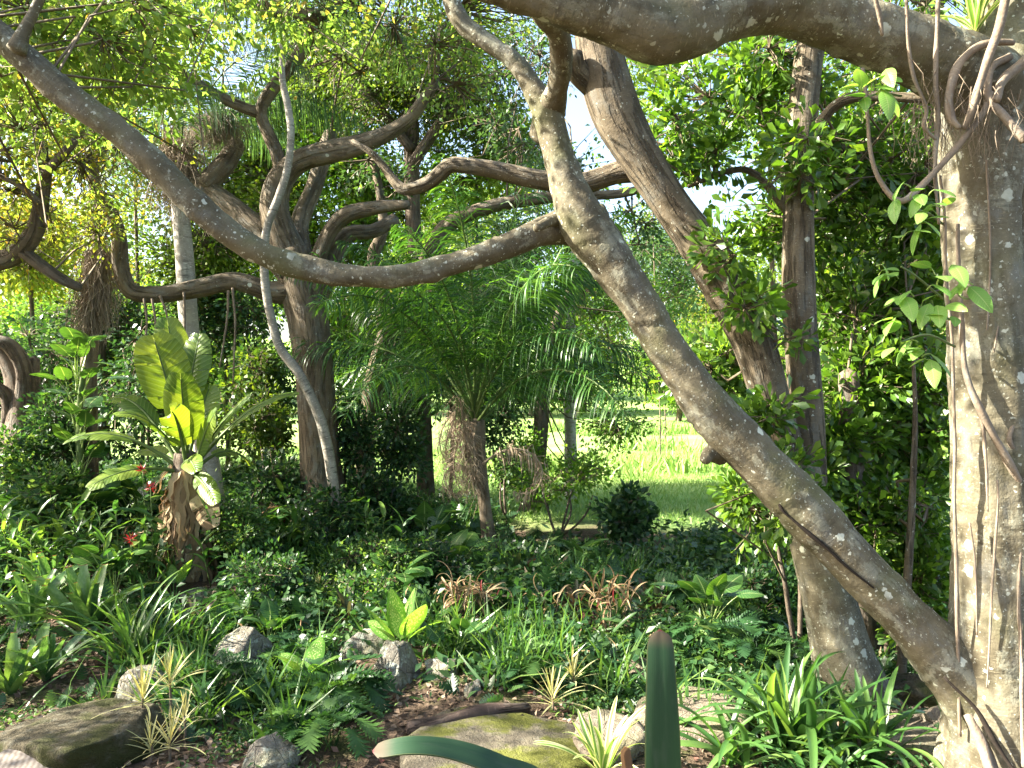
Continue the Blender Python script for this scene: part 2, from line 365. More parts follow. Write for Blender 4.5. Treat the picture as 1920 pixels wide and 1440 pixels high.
def ground_material():
    t = NT('soil'); p = t.n('TexCoord').outputs['Object']
    col = t.mix(t.smooth(t.noise(p, 2.2, 6), .35, .65), (.05, .036, .025), (.09, .064, .044))
    col = t.mix(t.math('MULTIPLY', t.smooth(t.noise(p, 45, 3), .5, .65), .7), col, (.15, .105, .075))
    col = t.mix(t.math('MULTIPLY', t.smooth(t.noise(p, 1.3, 5), .52, .62), .6), col, (.055, .075, .02))
    sep = t.n('SeparateXYZ'); t.put(sep.inputs[0], p)
    far = t.smooth(t.math('ADD', sep.outputs[1], t.math('MULTIPLY', t.noise(p, .8, 3), 2.0)), 11.2, 12.6)
    lawn = t.mix(t.smooth(t.noise(p, .35, 5), .38, .62), (.19, .32, .09), (.30, .40, .13))
    col = t.mix(far, col, lawn)
    return t.end(t.bsdf(col, .9, .1, t.bump(t.noise(p, 30, 5), .8, .03)))
M['ground'] = ground_material()

# ------------------------------------------------------------------ the ground
def build_ground():
    a = np.linspace(-1, 1, 181); xs = 9 * a + 260 * np.sign(a) * np.abs(a) ** 5
    b = np.linspace(0, 1, 260); ys = -12 + 34 * b + 480 * b ** 6
    X, Y = np.meshgrid(xs, ys); Z = gh(X, Y)
    V = np.stack([X, Y, Z], -1).reshape(-1, 3); nx = len(xs)
    i = np.arange(len(ys) - 1)[:, None]; j = np.arange(nx - 1)[None]; q = i * nx + j
    fq = np.stack([q, q + 1, q + nx + 1, q + nx], -1).reshape(-1, 4)
    o = obj('ground', MB().add(V, [fq]).mesh('ground', M['ground'])); o['kind'] = 'structure'
build_ground()

# ------------------------------------------------------------------ leaf shapes (axis +Y, face +Z)
T_QUAD = (np.array([(0, 0, 0), (.26, .48, .05), (0, 1, -.08), (-.26, .48, .05)]), [np.array([[0, 1, 2, 3]])])
T_OVAL = (np.array([(0, 0, 0), (-.27, .5, .07), (0, .52, 0), (.27, .5, .07), (0, 1, -.1)]), [np.array([[0, 2, 4, 1], [0, 3, 4, 2]])])
T_FULL = (np.array([(0, 0, 0), (-.20, .24, .05), (-.25, .62, .03), (0, 1, -.14), (.25, .62, .03), (.20, .24, .05), (0, .25, 0), (0, .64, -.03)]),
          [np.array([[1, 6, 7, 2], [6, 5, 4, 7]]), np.array([[0, 6, 1], [0, 5, 6], [2, 7, 3], [7, 4, 3]])])
T_OBOV = (np.array([(0, 0, 0), (-.10, .30, .02), (-.22, .72, .05), (0, 1, -.05), (.22, .72, .05), (.10, .30, .02), (0, .35, -.01), (0, .75, -.01)]), T_FULL[1])
T_BLADE = (np.array([(-.03, 0, 0), (.03, 0, 0), (.022, .5, .04), (-.022, .5, .04), (0, 1, -.08)]), [np.array([[0, 1, 2, 3]]), np.array([[3, 2, 4]])])
T_LANCE = (np.array([(0, 0, 0), (-.11, .4, .03), (0, .45, 0), (.11, .4, .03), (0, 1, -.16)]), T_OVAL[1])
def _lobed_template():
    V = []; Fq = []; n = 6
    for i in range(n + 1): V.append((0, i / n, -.10 * (i / n) ** 2))
    for i in range(n):
        e = [.30, .38, .36, .30, .22, .14][i]
        for s in (-1, 1):
            k = len(V); y0, y1 = i / n, (i + 1) / n; z = -.10 * y0 ** 2
            V += [(s * e * .95, y0 + e * .45, z + .05), (s * e, y0 + e * .45 + .10 / 1.2, z + .04)]
            Fq.append((i, k, k + 1, i + 1) if s > 0 else (i + 1, k + 1, k, i))
    return np.array(V, float), [np.array(Fq)]
T_FERN = _lobed_template()

def scatter(mb, tmpl, pos, axis, nrm, size, wid=1.0):
    """many leaves of one shape"""
    V, faces = tmpl; n = len(pos)
    y = unit(axis); x = unit(np.cross(y, nrm)); z = np.cross(x, y)
    size = np.broadcast_to(np.asarray(size, float), (n,)); wid = np.broadcast_to(np.asarray(wid, float), (n,))
    W = pos[:, None] + size[:, None, None] * (V[None, :, 0:1] * x[:, None] * wid[:, None, None] + V[None, :, 1:2] * y[:, None] + V[None, :, 2:3] * z[:, None])
    C = np.broadcast_to(np.stack([V[:, 0] / .25, V[:, 1], V[:, 2]], -1)[None], W.shape)
    k = len(V); off = (np.arange(n) * k)[:, None, None]
    mb.add(W.reshape(-1, 3), [(f[None] + off).reshape(-1, f.shape[1]) for f in faces], C)

def rdir(n): return unit(rng.normal(size=(n, 3)))

def stick(mb, a, b, r0, r1, sag=.12):
    """batch of thin three-sided twigs from rows a to rows b"""
    a = np.atleast_2d(a); b = np.atleast_2d(b); n = len(a)
    t = unit(b - a); ref = np.where(np.abs(t[:, 2:3]) > .9, np.array([[1., 0, 0]]), np.array([[0, 0, 1.]]))
    u = unit(np.cross(t, ref)); w = np.cross(t, u); L = np.linalg.norm(b - a, axis=1)[:, None]
    off = u * rng.normal(size=(n, 1)) * L * sag + w * rng.normal(size=(n, 1)) * L * sag
    rings = []
    for s in (0, .5, 1):
        c = a + (b - a) * s + off * (4 * s * (1 - s)); r = r0 + (r1 - r0) * s
        for k in range(3):
            th = 2 * np.pi * k / 3; rings.append(c + r * (np.cos(th) * u + np.sin(th) * w))
    V = np.stack(rings, 1); base = (np.arange(n) * 9)[:, None, None]; fq = []
    for i in range(2):
        for k in range(3): fq.append((i * 3 + k, i * 3 + (k + 1) % 3, (i + 1) * 3 + (k + 1) % 3, (i + 1) * 3 + k))
    C = np.stack([np.zeros((n, 9)), np.zeros((n, 9)), np.tile(np.repeat([0, .5, 1], 3), (n, 1)) * L], -1)
    mb.add(V.reshape(-1, 3), [(np.array(fq)[None] + base).reshape(-1, 4)], C)

def crown(tree, vols, per, size, tmpl, mat, skel, spread=.16, density=1.0, twig_r=.006, droop=.25, gap=.0, upb=.9, hubs=None, twigmat='twig', name='crown', fine=.78):
    """leaf clusters spread through ellipsoids (centre xyz, radii xyz, clusters), carried by twigs that grow from the skeleton points"""
    lv, tw = MB(), MB(); skel = np.asarray(skel, float); size = size * fine; per = int(per * 1.5)
    for c, R, ncl in vols:
        c = np.asarray(c, float); R = np.asarray(R, float); ncl = int(ncl * density)
        d = rdir(ncl); rad = rng.random(ncl) ** (1 / 2.4)
        pts = c + d * rad[:, None] * R * (1 + .22 * rng.normal(size=(ncl, 1)))
        if gap > 0:
            f = 1.9 / max(R.max(), .5)
            keep = np.array([mnoise.noise(Vector(p * f * 1.6)) + .6 * mnoise.noise(Vector(p * f * 4)) for p in pts]) > (gap - .5)
            pts = pts[keep]; d = d[keep]
        n = len(pts)
        if n == 0: continue
        nh = hubs or max(3, n // 22)
        hb = c + rdir(nh) * (rng.random((nh, 1)) ** .5) * R * .62
        dd = ((hb[:, None] - skel[None]) ** 2).sum(-1) * rng.uniform(1, 1.9, (nh, len(skel))); near = skel[np.argmin(dd, 1)]
        stick(tw, near, hb, twig_r * 2.6, twig_r * 1.4, .2)
        hi = np.argmin(((pts[:, None] - hb[None]) ** 2).sum(-1), 1)
        stick(tw, hb[hi], pts, twig_r * 1.5, twig_r * .5, .10)
        m = n * per; P0 = np.repeat(pts, per, 0); out = np.repeat(unit(pts - hb[hi]), per, 0)
        dv = rdir(m); pos = P0 + dv * spread * rng.random((m, 1)) ** .6 - out * spread * .3
        ax = dv * .9 + out * .6 + np.array([0, 0, -droop]) + .3 * rng.normal(size=(m, 3))
        nr = rdir(m) * .75 + np.array([0, 0, upb])
        scatter(lv, tmpl, pos, ax, nr, size * (.65 + .6 * rng.random(m)), .85 + .4 * rng.random(m))
    part(name, lv, M[mat] if isinstance(mat, str) else mat, tree)
    part('twig_mass', tw, M[twigmat], tree, 'stuff')

def vol(u, v, d, ru, rv, rd, n): return (P(u, v, d), (ru / F * d, rd, rv / F * d), n)

# ================================================================== TREES
def tree(name, label, u, d, cat='tree', group=None):
    return thing(name, label, cat, gp(u, 1000, d), 0, group)

def limbs(t, specs, mat, sides=14, step=.09, lump=.06, ridges=0.0, wob=0.0):
    """each (part name, pixel list, d0, d1) becomes its own limb; returns skeleton points"""
    sk = []
    for s in specs:
        nm, pix, d0, d1 = s[:4]; mb = MB()
        c = tube(mb, limb(pix, d0, d1), sides, step, lump, wob, ridges=ridges)
        part(nm, mb, M[s[4]] if len(s) > 4 else M[mat], t); sk.append(c)
    return np.vstack(sk)

# ---- the big fig: upright trunk, bough over the top, low slanting limb with its long branch
fig = tree('fig_tree', 'large grey-brown fig tree at right whose bough and slanting limb cross the view', 1880, 3.8)
mb = MB()
tr_pts = limb([(1893, 1560, 290), (1884, 1440, 225), (1878, 1330, 190), (1873, 1200, 165), (1868, 1000, 148), (1855, 750, 138), (1840, 500, 128), (1836, 380, 128), (1838, 270, 142), (1850, 170, 165), (1890, 60, 150), (1950, -60, 120), (2010, -220, 90)], 3.8, 3.8)
sk_t = tube(mb, tr_pts, 64, .018, .045, ridges=.012, rough=.9); part('trunk', mb, M['fig_bark'], fig)
mb = MB()
sk_b = tube(mb, limb([(1868, 190, 150), (1815, 150, 150), (1700, 92, 128), (1570, 38, 124), (1460, 2, 126), (1360, 8, 138), (1270, 42, 152), (1210, 44, 140), (1130, 18, 118), (1050, 0, 104), (960, -22, 82), (860, -50, 66), (700, -120, 60), (520, -260, 50)], 3.75, 3.1, .94), 56, .018, .05, rough=1.2)
part('bough', mb, M['fig_bark'], fig)
mb = MB()
sk_s = tube(mb, limb([(1898, 1450, 190), (1852, 1345, 160), (1785, 1258, 132), (1690, 1150, 114), (1580, 1030, 108), (1455, 900, 104), (1342, 780, 96), (1262, 670, 90), (1192, 560, 86), (1135, 478, 92), (1092, 415, 96), (1066, 345, 74), (1042, 270, 64), (1022, 205, 60), (996, 160, 52), (965, 116, 46), (915, 80, 42), (872, 48, 38), (848, 5, 33), (838, -60, 28), (800, -160, 22)], 3.78, 4.2, .87), 48, .018, .05, .003, rough=1.0)
SLANT = part('slanting_limb', mb, M['fig_limb'], fig)
mb = MB()
sk_r = tube(mb, limb([(1018, 258, 60), (1032, 205, 60), (1046, 165, 50), (1053, 120, 50), (1046, 65, 54), (1025, 20, 62), (1000, -20, 60)], 4.18, 3.45, .88), 32, .018, .05, rough=.8); part('branch', mb, M['fig_limb'], fig)
mb = MB()
sk_l = tube(mb, limb([(1125, 428, 105), (1088, 424, 92), (1052, 426, 70), (1000, 440, 56), (900, 480, 50), (760, 518, 48), (620, 512, 52), (500, 478, 55), (400, 410, 58), (310, 330, 60), (220, 250, 60), (130, 180, 58), (50, 110, 56), (-30, 40, 54), (-170, -60, 48), (-330, -220, 40)], 4.2, 3.5, .86), 40, .018, .055, .004, rough=.9)
part('long_branch', mb, M['fig_limb'], fig)
for pix, a, b in (([(30, 95, 34), (45, 60, 22), (70, 10, 18), (95, -60, 14)], 3.55, 3.6), 
                  ([(1068, 420, 40), (1040, 412, 24), (1005, 428, 16)], 4.1, 3.9), ([(1350, 850, 50), (1330, 852, 30), (1322, 862, 22)], 3.95, 3.85)):
    mb = MB(); tube(mb, limb(pix, a, b), 10, .03, .08); part('branch', mb, M['fig_limb'], fig)
sk_fig = np.vstack([sk_b[len(sk_b) // 2:], sk_l[-90:], sk_s[-50:], sk_t[-50:]])[::2]
crown(fig, [vol(120, 60, 4.3, 300, 130, .8, 340), vol(420, 0, 4.7, 300, 90, .7, 230), vol(60, 200, 4.9, 170, 120, .6, 120), vol(270, 170, 5.0, 150, 90, .6, 60),
            vol(1300, -520, 3.4, 700, 120, 1.0, 70), ((-1.1, 3.7, 4.5), (.9, .6, .45), 85), vol(2100, -350, 3.8, 400, 240, 1.2, 240), vol(-250, -180, 4.0, 300, 160, 1.0, 140)],  # the bare-coordinate clump is unseen foliage added to dapple the trunk
      10, .07, T_FULL, 'fig_leaf', sk_fig, spread=.13, twig_r=.0032, gap=.38)

# cracks where the limb has split, the scar at its foot
def ribbon_on(pix, d0, d1, mat, nm, parent, wob=.002):
    mb = MB(); tube(mb, limb(pix, d0, d1), 6, .03, .3, wob); obj(nm, mb.mesh(nm, mat, fig.location), parent)
ribbon_on([(1372, 842, 5), (1420, 893, 9), (1462, 930, 10), (1466, 956, 7), (1525, 1006, 7), (1580, 1056, 6), (1638, 1102, 3)], 3.83, 3.737, M['crack'], 'crack', SLANT)
ribbon_on([(1770, 1270, 5), (1830, 1330, 8), (1870, 1400, 9), (1905, 1450, 8)], 3.62, 3.50, M['crack'], 'crack', SLANT)
ribbon_on([(1815, 1340, 14), (1840, 1400, 22), (1862, 1450, 26)], 3.62, 3.50, M['root_bark'], 'crack', SLANT)

# aerial roots of the fig, one part each
roots = [([(1617, 128, 9), (1626, 220, 8), (1634, 300, 9), (1655, 350, 12), (1690, 378, 15), (1730, 350, 16), (1785, 290, 16), (1840, 215, 15), (1862, 170, 14)], 3.5, 3.45),
         ([(1900, 80, 14), (1840, 86, 18), (1800, 125, 20), (1782, 180, 20), (1786, 222, 18), (1800, 240, 12)], 3.5, 3.42),
         ([(1808, 242, 14), (1822, 205, 18), (1846, 125, 18), (1878, 35, 22), (1890, -40, 22)], 3.45, 3.36),
         ([(1895, 105, 16), (1862, 130, 18), (1855, 185, 18), (1885, 220, 20), (1925, 262, 24)], 3.52, 3.4),
         ([(1925, 110, 26), (1880, 150, 22), (1868, 185, 18)], 3.5, 3.42),
         ([(1700, -30, 8), (1703, 60, 8), (1712, 140, 9), (1735, 200, 8), (1730, 235, 10), (1755, 262, 6)], 3.42, 3.48),
         ([(1760, -30, 9), (1756, 60, 10), (1752, 150, 12), (1760, 230, 12), (1756, 330, 9), (1762, 420, 6)], 3.45, 3.5),
         ([(1748, 180, 10), (1770, 300, 10), (1766, 480, 12), (1775, 560, 12), (1800, 690, 14), (1840, 770, 15), (1905, 860, 16), (1940, 920, 16)], 3.5, 3.5),
         ([(1800, 620, 8), (1808, 760, 7), (1810, 900, 7), (1815, 1080, 6), (1822, 1200, 8), (1830, 1300, 6)], 3.52, 3.5),
         ([(1840, 770, 8), (1845, 860, 6), (1850, 960, 3)], 3.5, 3.5),
         ([(1925, 700, 9), (1905, 790, 9), (1895, 830, 9), (1920, 860, 8)], 3.52, 3.5),
         ([(1895, 470, 4), (1880, 560, 4), (1862, 660, 3)], 3.5, 3.5), ([(1818, 260, 5), (1800, 350, 4), (1795, 420, 3), (1790, 560, 3)], 3.55, 3.5),
         ([(1640, -10, 9), (1650, 30, 12), (1655, 68, 8)], 3.42, 3.45), ([(1920, 960, 8), (1918, 1120, 7), (1916, 1300, 8), (1922, 1440, 8)], 3.5, 3.5)]
TU = lambda v: np.interp(v, [170, 270, 380, 500, 750, 1000, 1200, 1330, 1440], [1850, 1838, 1836, 1840, 1855, 1868, 1873, 1878, 1884]); TW = lambda v: np.interp(v, [170, 270, 380, 500, 750, 1000, 1200, 1330, 1440], [165, 142, 128, 128, 138, 148, 165, 190, 225])
def hug(pix):
    out = []
    for u, v, w in pix:
        r = TW(v) / 2 * 1.03; du = np.clip(u - TU(v), -r, r); d = 3.8 - math.sqrt(max(r * r - du * du, 0)) / F * 3.8 - .3 * w / F * 3.8
        out.append([*P(TU(v) + du, v, d), .5 * w / F * d])
    return out
hugged = [[(1796, 420, 7), (1798, 560, 9), (1806, 690, 11), (1838, 770, 14), (1890, 860, 15), (1925, 930, 14)], [(1838, 770, 7), (1846, 860, 6), (1852, 960, 3)],
          [(1915, 700, 9), (1900, 790, 9), (1893, 830, 9), (1925, 880, 8)], [(1890, 470, 4), (1880, 560, 4), (1862, 660, 3)], [(1915, 960, 8), (1912, 1120, 7), (1914, 1300, 8), (1920, 1440, 8)],
          [(1850, 300, 4), (1856, 480, 4), (1850, 620, 3)], [(1870, 900, 4), (1866, 1050, 5), (1858, 1180, 4), (1848, 1290, 3)], [(1880, 350, 5), (1892, 600, 6), (1905, 760, 6)], [(1818, 980, 4), (1830, 1060, 4), (1832, 1190, 3)]]
for pix in hugged:
    mb = MB(); tube(mb, hug(pix), 8, .02, .12, .004); part('aerial_root', mb, M['root_bark'], fig)
roots = [r for r in roots if max(p[1] for p in r[0]) < 440]
for pix, a, b in roots:
    mb = MB(); tube(mb, [[*p[:3], p[3] * .8] for p in limb(pix, a, b)], 8, .015, .12, .005); part('aerial_root', mb, M['root_bark'], fig)
mb = MB(); tube(mb, limb([(1872, 150, 90), (1895, 250, 60), (1912, 400, 44), (1925, 560, 40), (1938, 760, 46), (1950, 1000, 54), (1962, 1250, 64), (1972, 1500, 80)], 3.75, 3.85), 18, .04, .07); part('root_stem', mb, M['fig_bark'], fig)
mb = MB()                                                   # hair-fine rootlets round the crotch
n = 160; a = P(1800, 190, 3.5) + rng.normal(size=(n, 3)) * (.14, .05, .07); b = a + np.stack([.03 * rng.normal(size=n), .02 * rng.normal(size=n), -.05 - .25 * rng.random(n)], -1)
stick(mb, a, b, .0022, .0007, .15); o = part('rootlets', mb, M['root_bark'], fig, 'stuff')

# ---- twin-stemmed tree behind the fig
twin = tree('twin_stem_tree', 'twin-stemmed tree behind the slanting limb with lichen-flecked base trunk', 1600, 5.0)
sk = limbs(twin, [('trunk', [(1625, 1400, 190), (1605, 1310, 140), (1580, 1230, 118), (1560, 1150, 104), (1535, 1050, 92), (1512, 960, 84), (1495, 880, 74)], 4.95, 5.05, 'fig_bark'),
    ('stem', [(1512, 960, 70), (1480, 880, 74), (1450, 770, 72), (1412, 640, 76), (1370, 555, 80), (1320, 470, 78), (1258, 385, 72), (1196, 290, 78), (1152, 205, 86), (1126, 110, 82), (1114, 20, 78), (1100, -90, 70), (1080, -260, 60)], 5.05, 5.2),
    ('stem', [(1522, 1000, 60), (1516, 850, 64), (1506, 700, 62), (1497, 500, 58), (1500, 300, 55), (1512, 150, 52), (1530, 0, 50), (1560, -180, 40)], 5.1, 5.7),
    ('branch', [(1200, 315, 56), (1150, 326, 42), (1080, 346, 38), (1000, 335, 36), (920, 318, 34), (850, 308, 30), (826, 325, 28), (800, 345, 25), (760, 355, 22), (738, 338, 18), (700, 290, 13), (660, 265, 10)], 5.2, 5.6),
    ('branch', [(1500, 330, 30), (1540, 230, 22), (1590, 185, 20), (1680, 182, 18), (1780, 190, 16)], 5.5, 5.0),
    ('branch', [(1110, 160, 44), (1080, 130, 40), (1075, 100, 34)], 5.15, 5.0), ('branch', [(1500, 420, 24), (1420, 330, 14), (1370, 320, 12), (1290, 350, 7)], 5.6, 5.6)], 'rear_bark', 22, .05, .05, .012)
RV = [vol(1400, 160, 5.9, 190, 110, .6, 230), vol(1290, 260, 5.6, 130, 80, .4, 100), vol(1560, 330, 6.2, 140, 160, .5, 260), vol(1680, 300, 6.3, 120, 190, .5, 260), vol(1480, 420, 6.2, 110, 70, .4, 110),
      vol(1400, 565, 4.9, 80, 40, .3, 45), vol(1350, 690, 5.7, 110, 70, .3, 100), vol(1430, 780, 4.8, 70, 50, .25, 32), vol(1505, 300, 5.2, 70, 70, .3, 45), vol(1480, 630, 4.9, 40, 36, .2, 12), vol(1350, 470, 4.9, 50, 40, .2, 24), vol(1600, -220, 5.6, 500, 180, 1.2, 170), vol(1200, -220, 5.4, 300, 100, 1.0, 50)]
crown(twin, RV, 9, .1, T_OBOV, 'broad_leaf', sk, spread=.09, twig_r=.005, gap=.36, droop=.0, upb=.6, fine=.95)

# ---- round-leaved shrubs that fill the space between the twin tree and the fig
def bush(name, label, u, d, vols, stems, mat, leaf, tmpl=T_OBOV, per=9, spread=.09, gap=.3, cat='shrub', barkmat='dark_bark', sw=.02, droop=.0, upb=.6, group=None):
    t = tree(name, label, u, d, cat, group); base = np.array(t.location); sk = []
    for (su, sv) in stems:
        top = P(su, sv, d); mid = base + (top - base) * .5 + rng.normal(size=3) * .08
        mb = MB(); sk.append(tube(mb, [[*(base + rng.normal(size=3) * (.06, .06, 0) - (0, 0, .05)), sw], [*mid, sw * .75], [*top, sw * .4]], 8, .08, .08, .008)); part('stem', mb, M[barkmat], t)
    crown(t, vols, per, leaf, tmpl, mat, np.vstack(sk), spread=spread, twig_r=.004, gap=gap, droop=droop, upb=upb, fine=1.0 if mat == 'broad_leaf' else .8)
    return t
bush('broadleaf_shrub', 'tall glossy green shrub filling the gap between twin trunks and fig trunk', 1690, 6.0,
     [vol(1650, 740, 6.0, 150, 110, .4, 300), vol(1590, 600, 6.3, 100, 110, .4, 150), vol(1690, 590, 6.4, 100, 140, .4, 230), vol(1720, 830, 6.0, 80, 100, .35, 150), vol(1570, 820, 5.8, 90, 80, .3, 110), vol(1740, 450, 6.5, 70, 140, .3, 130)],
     [(1640, 720), (1700, 560), (1600, 620), (1730, 800)], 'broad_leaf', .095)
bush('broadleaf_shrub', 'low dark green shrub behind the foot of the slanting limb', 1700, 5.6,
     [vol(1640, 1000, 5.6, 130, 110, .35, 230), vol(1730, 1090, 5.4, 60, 120, .3, 130), vol(1700, 930, 5.8, 100, 70, .3, 110), vol(1720, 1190, 5.4, 50, 50, .25, 40)],
     [(1640, 1000), (1720, 1050), (1690, 930)], 'broad_leaf', .085)
bush('broadleaf_shrub', 'green shrub just left of the twin trunk in front of the lawn edge', 1490, 5.9,
     [vol(1450, 960, 5.9, 85, 75, .3, 120), vol(1510, 900, 5.7, 75, 80, .3, 110), vol(1395, 915, 6.0, 45, 40, .25, 35), vol(1480, 820, 5.8, 70, 60, .3, 80), vol(1560, 960, 5.7, 50, 60, .3, 60), vol(1470, 890, 4.75, 60, 50, .2, 35), vol(1500, 960, 4.7, 60, 50, .2, 55)],
     [(1450, 940), (1510, 880)], 'broad_leaf', .085)

# ---- trunks deep on the right
def pole_tree(name, label, u, d, pix, mat, vols=None, leaf=.09, lm='broad_leaf', d1=None, per=8, tm=T_OVAL, gap=.3, sides=14, spread=.16, group=None):
    t = tree(name, label, u, d, group=group); sk = limbs(t, [('trunk', pix, d, d1 or d)], mat, sides, .12, .06)
    if vols: crown(t, vols, per, leaf, tm, lm, sk[len(sk) // 2:], spread=spread, gap=gap)
    return t
pole_tree('forest_tree', 'dark upright trunk half hidden by leaves just left of the fig trunk', 1720, 8.0, [(1700, 1080, 66), (1705, 820, 60), (1712, 620, 58), (1722, 450, 56), (1735, 250, 50), (1745, 0, 44), (1750, -200, 36)], 'rear_bark', [vol(1720, -100, 8, 300, 260, 1.6, 300), vol(1640, 120, 8, 160, 120, .8, 140), vol(1700, 420, 8.4, 110, 170, .6, 150)], .1)
pole_tree('forest_tree', 'pale sunlit trunk leaning low behind the glossy shrub', 1630, 9.0, [(1612, 1020, 60), (1630, 900, 54), (1650, 800, 50), (1668, 660, 46), (1690, 500, 40), (1700, 300, 34)], 'fig_bark', [vol(1690, 330, 9.2, 140, 150, .8, 130)], .1)
pole_tree('forest_tree', 'slim dark trunk between the pale leaning trunk and the fig', 1715, 9.5, [(1716, 1000, 26), (1714, 880, 24), (1716, 700, 22), (1740, 500, 20), (1750, 300, 16)], 'dark_bark', [vol(1780, 250, 9.6, 130, 180, .8, 130)], .1)
pole_tree('sapling', 'slim grey sapling stem beside the base of the twin trunk', 1680, 5.1, [(1684, 1340, 20), (1690, 1260, 19), (1694, 1190, 18), (1704, 1050, 15), (1712, 900, 12), (1716, 780, 9), (1712, 660, 6)], 'rear_bark', [vol(1712, 960, 5.4, 50, 60, .25, 40)], .085, tm=T_OBOV, spread=.09)
pole_tree('forest_tree', 'dark trunk standing directly behind the twin tree base', 1635, 5.8, [(1628, 1300, 60), (1622, 1200, 52), (1612, 1080, 48), (1600, 900, 42), (1590, 700, 36)], 'dark_bark', [vol(1580, 700, 6.2, 80, 110, .4, 70)], .09, tm=T_OBOV, spread=.09)

# ---- old spreading tree left of centre
old = tree('spreading_tree', 'old spreading tree left of centre with thick crooked limbs', 600, 9.0)
sk_o = limbs(old, [('trunk', [(612, 960, 105), (602, 880, 78), (596, 780, 70), (590, 690, 70), (580, 600, 76), (562, 530, 74), (548, 470, 66)], 9, 9),
    ('limb', [(562, 545, 56), (510, 548, 40), (440, 528, 34), (370, 540, 33), (300, 552, 33), (246, 545, 33), (226, 500, 29), (222, 440, 25), (205, 390, 22), (178, 364, 15)], 9, 8.4),
    ('limb', [(556, 510, 66), (490, 445, 56), (425, 385, 48), (372, 345, 42), (320, 300, 30)], 9, 9.4),
    ('limb', [(548, 490, 64), (516, 400, 56), (522, 340, 50), (560, 302, 42), (620, 285, 40), (680, 270, 36), (760, 230, 26), (820, 150, 18)], 9, 8.6),
    ('limb', [(528, 350, 34), (520, 290, 24), (490, 215, 23), (505, 175, 23), (550, 120, 23), (580, 70, 23), (600, 30, 25), (660, -5, 24), (760, -80, 20)], 8.9, 8.4),
    ('limb', [(602, 30, 25), (540, 24, 23), (420, -5, 21), (300, -60, 16)], 8.4, 8.2),
    ('limb', [(490, 214, 22), (430, 190, 19), (370, 155, 17), (300, 112, 14), (220, 90, 12)], 8.8, 8.3),
    ('limb', [(590, 560, 44), (602, 470, 32), (640, 408, 30), (700, 390, 26), (765, 384, 18)], 9, 8.6),
    ('limb', [(596, 580, 40), (640, 450, 30), (700, 434, 27), (742, 412, 24)], 9.05, 9.3),
    ('limb', [(575, 520, 40), (560, 430, 36), (590, 350, 32), (620, 250, 26)], 9.1, 9.8),
    ('limb', [(380, 352, 40), (420, 310, 40), (445, 270, 30)], 9.2, 9.6)], 'old_bark', 16, .08, .07, .02)
crown(old, [vol(300, -40, 8.4, 330, 120, 1.2, 260), vol(760, -10, 8.6, 280, 130, 1.0, 380), vol(600, -170, 8.6, 600, 120, 1.6, 240), vol(860, 120, 8.6, 110, 90, .7, 90), vol(240, 90, 8.4, 130, 70, .6, 70), vol(180, 380, 8.4, 70, 50, .4, 36), vol(640, 120, 9.4, 90, 100, .6, 60)],
      8, .085, T_OVAL, 'fig_leaf', sk_o, spread=.2, twig_r=.008, gap=.3)
for (u0, v0, u1, v1, dd) in ((428, 545, 412, 690, 8.6), (436, 540, 437, 720, 8.6), (285, 560, 290, 640, 8.4), (300, 555, 312, 610, 8.4), (270, 560, 272, 650, 8.4), (345, 548, 340, 700, 8.5)):
    mb = MB(); tube(mb, limb([(u0, v0, 5), ((u0 + u1) / 2 + 5, (v0 + v1) / 2, 4), (u1, v1, 3)], dd, dd), 5, .06, .1, .006); part('hanging_root', mb, M['root_bark'], old)

# ---- leaning, vine-wrapped tree right of it
lean = tree('leaning_tree', 'leaning vine-wrapped tree whose limb arches right behind the long branch', 690, 10.0)
sk = limbs(lean, [('trunk', [(676, 960, 36), (690, 800, 30), (704, 690, 30), (742, 590, 32), (790, 510, 32), (832, 432, 30), (880, 400, 26), (950, 380, 24), (1050, 368, 21), (1170, 362, 17), (1260, 330, 12)], 10, 9.6),
    ('limb', [(690, 800, 34), (720, 640, 30), (715, 540, 26), (700, 480, 24), (720, 420, 20), (700, 300, 14)], 10.1, 10.4)], 'old_bark', 12, .1, .08, .03)
crown(lean, [vol(1010, 300, 9.8, 120, 70, .6, 80), vol(1180, 430, 10.2, 110, 60, .5, 70), vol(720, 330, 10.4, 100, 60, .6, 50), vol(930, 230, 10, 90, 60, .6, 60), vol(1000, 120, 10.2, 110, 80, .7, 70)], 7, .1, T_OVAL, 'blue_leaf', sk, spread=.2, gap=.33)

# ---- dense dark crown hanging top centre
dense = tree('dense_tree', 'small-leaved tree with dense dark crown hanging at top centre', 800, 12.5)
sk = limbs(dense, [('trunk', [(800, 960, 34), (790, 700, 30), (775, 420, 28), (772, 300, 30), (770, 200, 26), (760, 60, 20)], 12.5, 12), ('limb', [(772, 310, 24), (850, 200, 18), (930, 140, 14)], 12, 11.6), ('limb', [(771, 280, 20), (700, 190, 14), (640, 130, 10)], 12, 12)], 'dark_bark', 10, .12, .06)
crown(dense, [vol(740, 170, 12, 130, 90, .9, 520), vol(880, 200, 12, 110, 70, .8, 360), vol(790, 80, 12, 170, 80, .9, 480), vol(960, 110, 12, 80, 100, .7, 160), vol(650, 250, 12, 40, 40, .4, 40), vol(560, 60, 12.5, 130, 90, .9, 160)],
      12, .07, T_QUAD, 'dense_leaf', sk, spread=.22, gap=.26)

